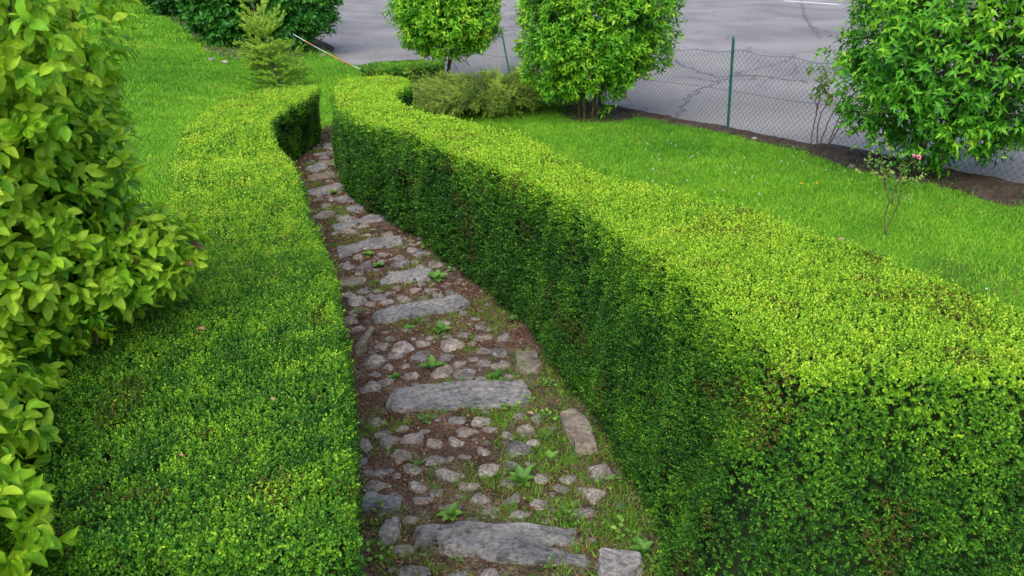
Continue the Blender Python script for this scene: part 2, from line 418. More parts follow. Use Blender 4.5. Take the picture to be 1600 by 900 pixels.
# ------------------------------------------------------------------ clipped hedge
def hedge(label, outline, hf, seed, dens=5600, leaf=.0118, tone_fn=None, batter=.03, flare=0.0, group=None, quality=1.0, top_dens=1.0):
    r = R(seed)
    poly = smooth_closed(outline, 6)
    if area(poly) < 0: poly = poly[::-1].copy()
    cen = poly.mean(0)
    root = empty('box_hedge', (cen[0], cen[1], G(*cen)), label, 'hedge', group)
    RAD = .055
    # --- candidate points on the top
    lo, hi = poly.min(0), poly.max(0)
    def scale_at(p): return np.clip(depth(p) / 3.7, .78, 1.6) * quality
    n = int((hi - lo).prod() * dens * 2.3 * top_dens)
    p = r.uniform(lo, hi, (n, 2)); p = p[inside(poly, p)]
    d, q = edge_dist(poly, p)
    out = unit(q - p)
    dd = np.clip(1 - d / RAD, 0, 1)
    z = G(p[:, 0], p[:, 1]) + hf(p[:, 0], p[:, 1]) - RAD * (1 - np.sqrt(np.clip(1 - dd ** 2, 0, 1)))
    nrm = unit(np.concatenate([out * dd[:, None], np.sqrt(np.clip(1 - dd ** 2, 0, 1))[:, None] + .02], 1))
    top = np.concatenate([p, z[:, None]], 1)
    # --- sides
    seg = np.roll(poly, -1, 0) - poly; sl = np.linalg.norm(seg, axis=1); cum = np.concatenate([[0], np.cumsum(sl)])
    H = .68
    ns = int(cum[-1] * H * dens * 3.0)
    s = r.uniform(0, cum[-1], ns); i = np.clip(np.searchsorted(cum, s) - 1, 0, len(poly) - 1)
    f = ((s - cum[i]) / sl[i])[:, None]
    base = poly[i] + seg[i] * f
    on = unit(np.stack([seg[i][:, 1], -seg[i][:, 0]], 1))
    # smooth the normals a little
    hh = hf(base[:, 0], base[:, 1]) - RAD * .7
    v = r.uniform(0, 1, ns)
    zz = v * hh
    fl = flare * np.interp(base[:, 1], [1.7, 2.4, 4, 7, 9.5], [1.55, 1.15, .55, .55, 0])
    inset = (batter - fl) * (1 - v) + .05 * np.clip(.12 - v, 0, .12) / .12
    xy = base - on * (inset[:, None])
    side = np.concatenate([xy, (G(xy[:, 0], xy[:, 1]) + zz + .005)[:, None]], 1)
    sn = unit(np.concatenate([on, np.full((ns, 1), .25)], 1))
    P = np.concatenate([top, side]); Nn = np.concatenate([nrm, sn])
    is_side = np.concatenate([np.zeros(len(top)), np.ones(ns)])
    edge_b = np.concatenate([dd, np.clip((v - .60) / .4, 0, 1) ** 1.5])
    sc = scale_at(P)
    # far side of the hedge as seen from the path gets a thinner coat
    view = unit(np.array([0, 0, CH]) - P)
    facing = (view * Nn).sum(1)
    w = np.where(facing > -.15, .7 + .45 * np.clip(facing * 1.6, 0, 1) * (is_side > 0), .4) / sc ** 2
    # sparse hollows on the sides
    hol = vnoise(P, 5.5, seed + 3, 2)
    w *= np.where(is_side > 0, np.clip((hol - .30) * 6, .3, 1), 1)
    w *= np.where((is_side > 0), np.where(np.concatenate([np.ones(len(top)), v]) < .05, .7, 1), 1)
    keep = r.uniform(size=len(P)) < w
    P, Nn, sc, is_side, edge_b = P[keep], Nn[keep], sc[keep], is_side[keep], edge_b[keep]
    n = len(P)
    amp = np.where(is_side > 0, .05, .016)
    P = P + Nn * (np.where(is_side > 0, .10 * (1 - edge_b) + .01, .012) * (vnoise(P * np.array([1, 1, .4]), 4.5, seed + 50, 2) - .55))[:, None]
    P = P + Nn * ((vnoise(P, 9, seed, 3) - .5) * amp + (vnoise(P, 2.2, seed + 9, 1) - .5) * .03 - .016 - .016 * sc - r.uniform(0, .016, n))[:, None]
    D = unit(Nn * .8 + np.array([0, 0, .45]) + r.normal(size=(n, 3)) * .38)
    tone = tone_fn(P, is_side, edge_b, r) if tone_fn else np.full(n, .5)
    ln = leaf * 2.4 * sc
    # stray shoots that stand proud
    stray = r.uniform(size=n) < .07 * np.clip(4.5 / depth(P), .1, 1) ** 2
    ln = np.where(stray, ln * r.uniform(1.4, 2.3, n), ln); tone = np.where(stray, tone + .14, tone)
    geo = sprigs(P, D, ln, 8, leaf * sc, .58, tone, r, tonevar=.085)
    V, q, t, to = geo
    dp = np.repeat(vnoise(P, 7.0, seed + 40, 2) > .70, 1); dead = r.uniform(size=len(to) // 6) < np.tile(np.where(dp, .28, .015), 8)
    to = np.clip(to, .05, 1.0); to[np.repeat(dead, 6)] = .01
    fo = link('foliage', mesh_arrays('foliage', V, [q, t], M_BOX, tone=to), root)
    # --- dark twiggy interior
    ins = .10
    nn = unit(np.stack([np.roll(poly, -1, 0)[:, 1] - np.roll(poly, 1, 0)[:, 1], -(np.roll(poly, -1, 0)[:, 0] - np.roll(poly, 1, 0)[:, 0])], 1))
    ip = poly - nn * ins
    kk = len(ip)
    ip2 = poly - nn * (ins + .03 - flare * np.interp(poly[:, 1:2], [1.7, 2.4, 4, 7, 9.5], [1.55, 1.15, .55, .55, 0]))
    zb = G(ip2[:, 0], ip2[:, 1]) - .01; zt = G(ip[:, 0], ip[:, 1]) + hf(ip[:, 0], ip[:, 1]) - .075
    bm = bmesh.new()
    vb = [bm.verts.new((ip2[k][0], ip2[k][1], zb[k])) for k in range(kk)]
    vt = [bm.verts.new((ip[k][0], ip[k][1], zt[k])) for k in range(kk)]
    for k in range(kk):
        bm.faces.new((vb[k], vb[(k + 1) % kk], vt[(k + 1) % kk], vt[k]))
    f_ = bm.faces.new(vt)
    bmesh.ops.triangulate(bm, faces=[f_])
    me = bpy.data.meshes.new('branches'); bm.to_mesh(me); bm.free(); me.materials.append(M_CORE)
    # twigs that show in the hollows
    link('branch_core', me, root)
    tb = Tubes()
    nt_ = int(cum[-1] * 16)
    s = r.uniform(0, cum[-1], nt_); i = np.clip(np.searchsorted(cum, s) - 1, 0, len(poly) - 1)
    for j in range(nt_):
        k = i[j]; b = poly[k] + seg[k] * ((s[j] - cum[k]) / sl[k]); o2 = np.array([seg[k][1], -seg[k][0]]) / sl[k]
        b0 = b - o2 * (r.uniform(.05, .075) + batter); zt_ = r.uniform(.1, .3)
        p0 = np.array([b0[0], b0[1], G(*b0) - .01]); p1 = np.array([b0[0] + r.normal() * .03 - o2[0] * .02, b0[1] + r.normal() * .03 - o2[1] * .02, G(*b0) + zt_])
        tb.add(wobble(p0, p1, 5, .008, r), .004, .0015, 4)
    link('twigs', tb.mesh('twigs', M_TWIG), root)
    return root, poly

def h_right(x, y): return .885 - .022 * y
def h_left(x, y):
    s = 1 / (1 + np.exp((y - 3.15 - .12 * (x + .9)) * 9))
    return .60 + .06 * s + .012 * np.sin(3 * y)

RIGHT_PX = [(520, 148), (526, 166), (565, 187), (640, 206), (702, 234), (780, 262), (860, 296), (930, 337), (1000, 383), (1070, 431), (1130, 480),
            (1180, 528), (1206, 560), (1262, 573), (1400, 577), (1600, 582), (1790, 584), (1850, 556), (1720, 506), (1600, 462), (1500, 428), (1400, 386),
            (1200, 322), (1060, 292), (950, 268), (885, 243), (835, 214), (740, 187), (655, 170), (626, 157), (622, 144), (642, 131), (636, 121), (590, 117), (545, 121), (520, 134)]
LEFT_PX = [(494, 127), (497, 135), (478, 149), (444, 164), (426, 181), (430, 207), (447, 226), (462, 248), (474, 285), (492, 334), (510, 373),
           (527, 435), (542, 505), (552, 585), (558, 680), (562, 790), (560, 850), (420, 868), (200, 862), (20, 850), (-75, 790), (10, 690), (90, 590), (165, 495),
           (215, 415), (245, 345), (258, 285), (272, 218), (308, 172), (350, 150), (430, 132)]
right_out = np.array([at(px, py, .885, -.022)[:2] for px, py in RIGHT_PX])
left_out = np.array([at(px, py, .63)[:2] for px, py in LEFT_PX])

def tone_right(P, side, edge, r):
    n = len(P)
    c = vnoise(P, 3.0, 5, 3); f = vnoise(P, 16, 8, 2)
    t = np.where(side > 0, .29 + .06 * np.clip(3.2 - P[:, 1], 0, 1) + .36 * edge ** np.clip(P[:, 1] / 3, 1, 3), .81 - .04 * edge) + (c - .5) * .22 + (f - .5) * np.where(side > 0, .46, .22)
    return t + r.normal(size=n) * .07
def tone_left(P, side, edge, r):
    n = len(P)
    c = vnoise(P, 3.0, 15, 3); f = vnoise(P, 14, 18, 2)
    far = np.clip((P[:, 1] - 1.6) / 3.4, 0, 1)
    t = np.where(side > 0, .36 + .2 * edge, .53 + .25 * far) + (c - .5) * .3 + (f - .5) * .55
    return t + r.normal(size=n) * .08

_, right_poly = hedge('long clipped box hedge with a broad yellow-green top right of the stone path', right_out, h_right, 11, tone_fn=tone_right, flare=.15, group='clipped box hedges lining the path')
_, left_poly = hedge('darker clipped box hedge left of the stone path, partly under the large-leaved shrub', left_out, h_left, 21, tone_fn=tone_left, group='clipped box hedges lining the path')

# low round box behind the far end of the right hedge
def low_box(label, px, py, rx, ry, h, seed):
    c = at(px, py)[:2]
    an = np.arange(12) * 2 * PI / 12
    o = np.stack([c[0] + rx * np.cos(an), c[1] + ry * np.sin(an)], 1)
    return hedge(label, o, lambda x, y: np.full_like(x, h), seed, tone_fn=lambda P, s, e, r: .40 + .12 * (1 - s) + (vnoise(P, 6, 3, 2) - .5) * .4 + r.normal(size=len(P)) * .08, quality=1.2)
low_box('low dark rounded box bush behind the far curl of the hedge, under the ball shrub', 632, 152, .62, .7, .5, 31)

# ------------------------------------------------------------------ ground, lawn, road, path
def sheet(name, X, Y, Z, mat, kind='structure'):
    ny, nx = X.shape
    V = np.stack([X, Y, Z], -1).reshape(-1, 3)
    i = np.arange(ny - 1)[:, None] * nx; j = np.arange(nx - 1)[None]
    Fq = np.stack([i + j, i + j + 1, i + nx + j + 1, i + nx + j], -1).reshape(-1, 4)
    o = link(name, mesh_arrays(name, V, [Fq], mat, smooth=True))
    if kind: o['kind'] = kind
    return o

BX = np.array([[12.5, -12], [8.6, -3], [6.0, 2.0], [3.8, 5.8], [2.27, 8.54], [1.0, 11.0], [-.1, 13.3], [-1.5, 15.3], [-2.55, 16.5], [-3.7, 18.6], [-4.6, 21.5], [-6.2, 26], [-9.5, 36], [-14, 50], [-40, 140]])
def bnd(y): return np.interp(y, BX[:, 1], BX[:, 0])
gx = np.linspace(-1, 1, 201)
X, Y = np.meshgrid(np.sign(gx) * np.abs(gx) ** 2.2 * 400, np.sign(gx) * np.abs(gx) ** 2.2 * 400 + 60)
sheet('ground', X, Y, G(X, Y) - .45, M_LAWN)
ys = np.concatenate([np.linspace(-12, 0, 13)[:-1], np.linspace(0, 25, 126)[:-1], np.linspace(25, 140, 60)])
u = np.linspace(0, 1, 120) ** 2.2
Y = np.repeat(ys[:, None], len(u), 1)
bx = bnd(ys) + (vnoise(np.stack([ys, ys * 0], 1), 3.0, 3, 2) - .5) * .12
X = bx[:, None] - u[None] * (60 + bx[:, None])
Z = G(X, Y) + np.where(u[None] < 1e-6, -.10, 0) + (vnoise(np.stack([X, Y], -1), .8, 2, 3) - .6) * .03 * np.clip(u[None] * 20, 0, 1)
sheet('lawn', X, Y, Z, M_LAWN)
v = np.linspace(0, 1, 30) ** 2
Yr = np.repeat(ys[:, None], len(v), 1)
Xr = (bnd(ys) - .25)[:, None] + v[None] * 150
sheet('road', Xr, Yr, G(Xr, Yr) - .06, M_ROAD)

# painted line far across the road
def ribbon(name, pts, w, mat, dz, seed=1, var=.4):
    pts = np.asarray(pts, float)
    t = unit(np.gradient(pts, axis=0)); nrm = np.stack([-t[:, 1], t[:, 0]], 1)
    ww = (w * (1 + (vnoise(pts, 7, seed, 2) - .5) * 2 * var))[:, None]
    a = pts + nrm * ww / 2; b = pts - nrm * ww / 2
    V = np.concatenate([np.c_[a, G(a[:, 0], a[:, 1]) + dz], np.c_[b, G(b[:, 0], b[:, 1]) + dz]])
    n = len(pts); i = np.arange(n - 1)
    return mesh_arrays(name, V, [np.stack([i, i + n, i + n + 1, i + 1], 1)], mat)
pa, pb = at(1225, 1, -.05)[:2], at(1312, 7, -.05)[:2]
tt = np.linspace(0, 1, 12)[:, None]
tag(link('road_marking', ribbon('road_marking', pa * (1 - tt) + pb * tt, .22, M_WHITE, -.052, var=.1)), kind='structure')

def jag(px_list, r, step=.12, amp=.05):
    P = np.array([at(a, b, -.06)[:2] for a, b in px_list]); out = []
    for a, b in zip(P[:-1], P[1:]):
        n = max(2, int(np.linalg.norm(b - a) / step))
        for k in range(n):
            out.append(a + (b - a) * k / n + (r.normal(size=2) * amp if k else 0))
    out.append(P[-1]); return np.array(out)
rc = R(5)
for k, (line, w) in enumerate([([(1040, 82), (1062, 101), (1090, 112), (1120, 120), (1180, 118), (1225, 124), (1262, 130)], .05),
                               ([(1056, 184), (1072, 160), (1090, 143), (1125, 128), (1160, 112), (1200, 104), (1228, 96), (1238, 84)], .03),
                               ([(1125, 128), (1085, 122), (1052, 120)], .04),
                               ([(1252, 0), (1258, 28), (1268, 42), (1281, 60)], .035), ([(1268, 42), (1300, 52)], .02),
                               ([(1228, 96), (1245, 104), (1238, 116), (1205, 122)], .02),
                               ([(778, 24), (800, 29), (830, 34)], .03), ([(560, 36), (600, 40)], .03), ([(1440, 180), (1480, 200), (1530, 215)], .02),
                               ([(1055, 72), (1120, 80), (1180, 82), (1250, 86)], .02)]):
    tag(link('road_crack', ribbon('road_crack', jag(line, rc), w, M_CRACK, -.056, k, .5)), kind='structure')

# the soil bed under the path, wide enough to run beneath both hedges
def path_lr(y):
    rp = [at(a, b)[:2] for a, b in [(1050, 900), (960, 720), (900, 610), (800, 470), (700, 355), (610, 290), (560, 245), (545, 222)]]
    lp = [at(a, b)[:2] for a, b in [(590, 900), (575, 720), (565, 600), (545, 470), (510, 355), (480, 280), (470, 245), (500, 215)]]
    rp = np.array(rp); lp = np.array(lp)
    return np.interp(y, lp[:, 1], lp[:, 0]), np.interp(y, rp[:, 1], rp[:, 0])
ypath_end = at(520, 200)[1]
ys = np.linspace(-.6, ypath_end, 620); u = np.linspace(0, 1, 190)
l, rr_ = path_lr(ys)
far_f = np.clip((ys - 8) / 3, 0, 1)
l = l - .16 * (1 - far_f); rr_ = rr_ + .26 * (1 - far_f)
X = l[:, None] + (rr_ - l)[:, None] * u[None]; Y = np.repeat(ys[:, None], len(u), 1)
Y = Y + (vnoise(np.stack([X, Y], -1), 6, 4, 2) - .5) * .0
def path_bump(x, y):
    p = np.stack([x, y], -1)
    return (vnoise(p, 3, 41, 3) - .5) * .03 + (vnoise(p, 22, 42, 3) - .5) * .016
Z = G(X, Y) + .022 + path_bump(X, Y)
sheet('path', X, Y, Z, M_SOIL)
def pathz(x, y):
    return float(G(x, y) + .022 + path_bump(np.array([x]), np.array([y]))[0])

# soil strip and stony lip along the fence
ys = np.linspace(4, 17.5, 270); w = np.linspace(0, 1, 8)
bx = bnd(ys)
X = bx[:, None] + .14 - w[None] * (.19 + .24 * vnoise(np.stack([ys, ys * 0], 1), 1.2, 8, 2))[:, None]
Y = np.repeat(ys[:, None], len(w), 1)
prof = np.array([-.075, -.01, .035, .04, .03, .022, .014, .004])
Z = G(X, Y) + prof[None] + (vnoise(np.stack([X, Y], -1), 9, 6, 3) - .5) * .05 * np.array([.2, 1, 1, 1, 1, 1, .5, .05])[None]
M_SOILD = noise_mat('strip_soil', [(6, 6, [(0.3, g(.035, .025, .020)), (0.6, g(.085, .062, .05))]), (40, 4, [(0.3, g(.5, .5, .5)), (0.65, g(1.3, 1.3, 1.3))])], rough=.95, spec=.1, bump=1, bump_scale=40, bump_dist=.03)
sheet('soil_strip', X, Y, Z, M_SOILD)
# bare soil at the foot of the dark shrubs, upper left
PATCH = []
def patch(pxs, name='soil_patch', dz=.02):
    P = smooth_closed([at(a, b)[:2] for a, b in pxs], 5); c = P.mean(0)
    PATCH.append(P); rings = np.linspace(1, 0.02, 8)
    Xp = c[0] + (np.vstack([P, P[:1]])[:, 0] - c[0])[:, None] * rings[None]; Yp = c[1] + (np.vstack([P, P[:1]])[:, 1] - c[1])[:, None] * rings[None]
    Zp = G(Xp, Yp) + dz * (1 - .9 * (rings[None] > .99)) + (vnoise(np.stack([Xp, Yp], -1), 5, 6, 3) - .5) * .03 * (rings[None] < .99)
    sheet(name, Xp, Yp, Zp, M_SOILD)
patch([(292, 50), (330, 84), (400, 97), (500, 84), (520, 72), (460, 50), (350, 30), (235, -8), (225, 0), (258, 26)])
patch([(870, 176), (905, 192), (950, 193), (990, 185), (960, 168), (900, 160)])
patch([(1255, 232), (1290, 252), (1400, 282), (1470, 292), (1560, 318), (1600, 322), (1600, 296), (1420, 252), (1300, 225)])

# ------------------------------------------------------------------ grass
def blades(name, x, y, hgt, wid, tone, r, mat=M_GRASS, lean=.55, z=None, obj=True):
    n = len(x)
    P = np.stack([x, y, (G(x, y) if z is None else z) - .003], 1)
    A = unit(np.stack([r.normal(size=n) * lean, r.normal(size=n) * lean, np.ones(n)], 1))
    Nn = perp(A, r)
    return leaves_geo('blade', P, A, Nn, hgt * r.uniform(.6, 1.3, n), wid * r.uniform(.7, 1.2, n), tone)
def in_frame(x, y, m=60):
    z = G(x, y); d = y * CP - (z - CH) * SP
    px = 800 + x * F / d; up = (z - CH) * CP + y * SP; py = 450 - up * F / d
    return (d > .3) & (px > -m) & (px < 1600 + m) & (py > -m) & (py < 900 + m)
rg = R(3)
parts = []
def lawn_fill(x0, x1, y0, y1, n, hg, wd, r, extra=None):
    x = r.uniform(x0, x1, n); y = r.uniform(y0, y1, n)
    k = (x < bnd(y) - .10) & in_frame(x, y, 120)
    p = np.stack([x, y], 1)
    k &= ~inside(right_poly, p) & ~inside(left_poly, p)
    pl, pr = path_lr(y)
    k &= ~((x > pl - .05) & (x < pr + .05) & (y < ypath_end - .4))
    cl = vnoise(p, 2.2, 77, 3)
    k &= r.uniform(size=n) < np.clip((cl - .2) * 3, .25, 1)
    for pp_ in PATCH: k &= ~inside(pp_, p) | (r.uniform(size=n) < .38)
    k &= (x < bnd(y) - .32) | (r.uniform(size=n) < .6)
    if extra is not None: k &= extra(x, y)
    x, y, p = x[k], y[k], p[k]
    t = .48 + (vnoise(p, .8, 78, 3) - .5) * .9 + (vnoise(p, 9, 79, 2) - .5) * .35 + r.normal(size=len(x)) * .13
    t = np.clip(t, .05, 1); t[r.uniform(size=len(x)) < .02 + .12 * (vnoise(p, 1.7, 80, 2) > .66)] = 0.0
    parts.append(blades('g', x, y, hg, wd, t, r))
lawn_fill(.3, 5.5, 1.2, 6.5, 220000, .032, .0045, rg)
lawn_fill(-1.5, 4.2, 6.0, 10.5, 200000, .036, .006, rg)
lawn_fill(-8, 1, 4.5, 12, 260000, .045, .008, rg)
lawn_fill(-11, -1.5, 12, 22, 190000, .055, .014, rg)
lawn_fill(-24, -3, 20, 45, 200000, .09, .03, rg)
tag(link('lawn_grass', leaves_mesh('lawn_grass', M_GRASS, parts)), 'bright green mown lawn grass beside the hedges', 'grass', kind='stuff')
print('grass faces', sum(len(a[1]) + len(a[2]) for a in parts))
# clover heads dotted over the lawn
x = rg.uniform(.8, 5, 900); y = rg.uniform(2, 8, 900)
p = np.stack([x, y], 1)
k = (x < bnd(y) - .5) & in_frame(x, y) & ~inside(right_poly, p) & (vnoise(p, 1.5, 5, 2) > .55)
x, y = x[k][:70], y[k][:70]
n = len(x)
P0 = np.stack([x, y, G(x, y) + .05], 1)
geo = sprigs(P0, np.tile([0, 0, 1.], (n, 1)), .012, 6, .012, .6, np.full(n, .5), rg)
tag(link('clover_blossom', leaves_mesh('clover_blossom', M_WHITEP, [geo])), 'tiny white clover blossoms dotted over the lawn', 'clover', kind='stuff')

# ------------------------------------------------------------------ stones
def stone_mesh(name, seed, mat, e=.75, sub=4, amp=.16, flat=.6, layered=False):
    bm = bmesh.new(); bmesh.ops.create_icosphere(bm, subdivisions=sub, radius=1)
    V = np.array([v.co[:] for v in bm.verts])
    V = np.sign(V) * np.abs(V) ** e
    rc_ = R(seed * 3 + 1)
    for _k in range(9 if not layered else 7):
        nn_ = unit(rc_.normal(size=3) * ([1, 1, .6] if not layered else [.6, .8, .2])); dd_ = rc_.uniform(.62, .9) if not layered else rc_.uniform(.86, 1.08)
        ex_ = V @ nn_ - dd_
        V = V - nn_ * (np.clip(ex_, 0, None) * .88)[:, None]
    V *= (1 + (vnoise(V + seed * 7.3, 1.3, seed, 2) - .5)[:, None] * amp * 2.2 + (vnoise(V + seed * 3.1, 4.5, seed + 1, 3) - .5)[:, None] * amp * .7)
    if layered:
        # cleft, ledged edge like split limestone
        V[:, 1] += (vnoise(V[:, :1] * np.array([[1, 0, 0]]) + seed, 2.6, seed + 5, 4) - .5) * .75
        V[:, 2] += (vnoise(V, 1.1, seed + 6, 2) - .5) * .5
        V[:, 2] = np.where(V[:, 2] > 0, V[:, 2] * (1 - .25 * (vnoise(V * np.array([.5, 3, 1]), 1.5, seed + 8, 2) > .55)), V[:, 2])
    V = V / np.abs(V).max(0)
    V[:, 2] *= flat
    for v, c in zip(bm.verts, V): v.co = c
    for f in bm.faces: f.smooth = True
    me = bpy.data.meshes.new(name); bm.to_mesh(me); bm.free(); me.materials.append(mat)
    return me
COB = [stone_mesh('cobble', s, M_COBBLE, e=(.8 + .05 * (s % 3)), sub=4, amp=.17 + .03 * (s % 4)) for s in range(12)]

Z7 = [(120, 15, 90, 40), (110, 115, 80, 50), (170, 95, 60, 30), (270, 70, 70, 40), (395, 50, 80, 60), (490, 65, 80, 40), (640, 25, 70, 50), (575, 15, 50, 30), (130, 255, 60, 40), (190, 340, 90, 55),
      (285, 335, 100, 50), (240, 290, 50, 30), (85, 355, 80, 50), (150, 310, 70, 35), (230, 400, 80, 65), (370, 350, 60, 40), (365, 415, 80, 50), (455, 340, 70, 40), (500, 305, 80, 40), (560, 260, 80, 40),
      (600, 295, 60, 30), (680, 315, 70, 30), (755, 295, 80, 50), (780, 345, 60, 35), (715, 370, 100, 70), (800, 245, 60, 60), (570, 380, 50, 40), (495, 400, 50, 20), (430, 410, 40, 40), (595, 455, 90, 60),
      (685, 440, 55, 60), (770, 435, 50, 25), (855, 405, 60, 35), (160, 460, 90, 40), (90, 470, 40, 40), (70, 425, 50, 45), (130, 525, 110, 60), (300, 525, 90, 50), (430, 480, 110, 60), (500, 522, 90, 45),
      (820, 495, 65, 90), (920, 490, 60, 50), (900, 530, 70, 30), (315, 580, 90, 40), (375, 552, 50, 35), (560, 570, 80, 50), (590, 612, 80, 40), (690, 575, 70, 80), (800, 595, 70, 55), (735, 635, 90, 35),
      (840, 660, 60, 20), (430, 600, 90, 30), (280, 655, 80, 30), (435, 690, 60, 35), (545, 675, 80, 30), (980, 635, 100, 50), (1060, 465, 110, 80), (985, 540, 50, 40), (1040, 560, 80, 70),
      (1145, 600, 40, 20), (300, 890, 140, 30), (365, 715, 50, 25), (235, 790, 80, 50), (620, 640, 40, 20), (660, 345, 40, 20), (330, 300, 40, 20), (205, 480, 40, 20), (470, 560, 40, 20)]
Z6 = [(180, 240, 80, 40), (270, 215, 80, 30), (235, 285, 110, 60), (310, 245, 60, 40), (280, 65, 80, 40), (165, 60, 90, 40), (500, 50, 110, 80), (640, 60, 70, 40), (730, 50, 80, 50), (225, 350, 80, 50),
      (205, 405, 90, 40), (370, 255, 80, 50), (415, 285, 80, 60), (520, 265, 100, 60), (600, 210, 70, 40), (705, 215, 80, 50), (650, 255, 50, 40), (740, 245, 60, 35), (815, 220, 60, 50), (890, 355, 50, 40),
      (1055, 295, 50, 35), (1005, 440, 70, 50), (1050, 460, 50, 30), (905, 490, 100, 35), (1015, 510, 110, 45), (1150, 510, 90, 80), (830, 555, 150, 80), (645, 535, 90, 45), (1030, 585, 90, 50),
      (1110, 600, 110, 50), (390, 560, 90, 50), (520, 565, 120, 80), (470, 610, 100, 60), (640, 615, 110, 80), (340, 650, 120, 90), (790, 625, 90, 50), (960, 640, 60, 30), (1020, 665, 100, 45),
      (1140, 675, 80, 70), (330, 730, 100, 40), (410, 770, 80, 40), (560, 745, 80, 50), (760, 720, 110, 80), (900, 720, 130, 60), (870, 665, 90, 40), (530, 680, 50, 50), (1020, 760, 90, 30), (320, 820, 100, 70),
      (310, 300, 60, 30), (355, 205, 50, 25), (440, 230, 60, 30), (460, 330, 50, 20), (620, 285, 50, 30), (250, 100, 60, 30), (390, 30, 60, 30), (600, 25, 50, 25), (840, 75, 60, 30), (440, 510, 60, 30),
      (700, 505, 70, 25), (800, 500, 60, 20), (580, 510, 50, 25), (950, 545, 60, 35), (700, 675, 50, 40), (430, 690, 60, 40), (330, 590, 60, 30), (1190, 745, 70, 30), (860, 765, 60, 25), (600, 790, 60, 25)]
Z5 = [(265, 630, 100, 60), (410, 650, 110, 50), (345, 730, 60, 50), (440, 725, 100, 30), (370, 695, 90, 30), (870, 860, 120, 40), (640, 865, 80, 40), (720, 885, 90, 40), (490, 600, 60, 30), (600, 545, 60, 30),
      (575, 580, 50, 20), (820, 835, 60, 30), (280, 560, 70, 30), (230, 530, 60, 25), (420, 490, 60, 25), (320, 525, 50, 20), (560, 790, 70, 30), (400, 870, 70, 30), (480, 880, 60, 30), (660, 740, 70, 25),
      (520, 745, 80, 25), (250, 300, 60, 20), (300, 350, 50, 20), (210, 345, 50, 20), (360, 210, 60, 20), (300, 205, 60, 18), (350, 140, 40, 14), (270, 265, 60, 16), (200, 600, 50, 25), (500, 690, 70, 25)]
stones = [(540 + a / 2.648, 560 + b / 2.648, w / 2.648, h / 2.648) for a, b, w, h in Z7]
stones += [(500 + a / 4, 400 + b / 4, w / 4, h / 4) for a, b, w, h in Z6]
stones += [(440 + a / 4, 180 + b / 4, w / 4, h / 4) for a, b, w, h in Z5]
SLABS = [  # px, py, width px, depth px, tilt deg, description
    (778, 836, 268, 40, -3, 'long grey stone step nearest the viewer, its upper half along the crack'),
    (800, 866, 250, 30, -6, 'lower split half of the nearest grey stone step'),
    (716, 621, 222, 40, 1, 'broad pale grey stone step, second from the viewer'),
    (660, 485, 150, 22, 12, 'dark slate-grey stone step tilted up to the right, third from the viewer'),
    (634, 433, 88, 20, 2, 'short grey stone step in the fourth row, beside a green-stained stone'),
    (552, 439, 42, 13, 0, 'green-stained flat stone against the left hedge in the fourth row'),
    (590, 380, 82, 16, 8, 'thick blue-grey stone step with a square right end, fifth row'),
    (588, 341, 62, 12, 16, 'narrow grey stone step in the sixth row, well before the blue-grey one'),
    (552, 309, 52, 11, 18, 'slim brownish-grey stone step in the seventh row'),
    (508, 296, 58, 12, 18, 'pale blue-grey tilted stone step touching the left hedge'),
    (502, 276, 42, 8, 12, 'small mossy stone step just beyond the pale blue-grey one'),
    (525, 253, 44, 7, 12, 'thin brown stone step near the far bend of the path'),
    (512, 239, 46, 5, 4, 'thin pale stone step at the far bend, second from the far end'),
    (522, 226, 34, 6, 6, 'farthest pale stone step before the grass gap between the hedges'),
    (548, 390, 44, 11, 8, 'low brown-grey ledge stone touching the left end of the blue-grey fifth step'),
    (541, 352, 40, 9, 12, 'small rough ledge stone at the left end of the sixth row'),
    (494, 262, 34, 6, 12, 'small stone ledge against the left hedge, behind the small mossy step'),
    (560, 326, 40, 8, 14, 'narrow rough ledge stone between the sixth and seventh rows'),
]
rs = R(99)
def slab_mesh(name, seed, mat, sx, sy, sz):
    r = R(seed)
    bm = bmesh.new(); bmesh.ops.create_icosphere(bm, subdivisions=6, radius=1)
    V = np.array([v.co[:] for v in bm.verts]); V = unit(V)
    V = V / np.max(np.abs(V) ** 1.0, axis=1, keepdims=True) * .75 + V * .25      # between a block and a boulder
    V /= np.abs(V).max(0)
    V[:, 2] = np.sign(V[:, 2]) * np.abs(V[:, 2]) ** .6
    for _ in range(5):      # knocked-off corners
        a = r.uniform(0, 2 * PI); nn = np.array([math.cos(a), math.sin(a), r.uniform(-.1, .25)]); nn /= np.linalg.norm(nn)
        ex = V @ nn - r.uniform(.98, 1.3); V = V - nn * (np.clip(ex, 0, None) * .9)[:, None]
    Q = V * np.array([sx, sy, sz]) * 12 + seed * 3.7
    rim = V / np.maximum(np.linalg.norm(V[:, :2], axis=1, keepdims=True), .3)
    S = V * np.array([sx, sy, sz])
    k = (vnoise(Q, .55, seed, 2) - .5)[:, None] * .055 + (vnoise(Q, 1.8, seed + 1, 3) - .5)[:, None] * .022
    S[:, :2] += rim[:, :2] * k
    up = V[:, 2] > 0
    led = np.floor(vnoise(Q * np.array([.5, 1.2, 0]), .45, seed + 2, 3) * 5) / 5
    S[:, 2] += np.where(up, (led - .5) * .035 + (vnoise(Q, 1.6, seed + 4, 4) - .5) * .014, 0)
    for v, c in zip(bm.verts, S): v.co = c
    for f in bm.faces: f.smooth = True
    me = bpy.data.meshes.new(name); bm.to_mesh(me); bm.free(); me.materials.append(mat)
    return me
slab_dim = {}
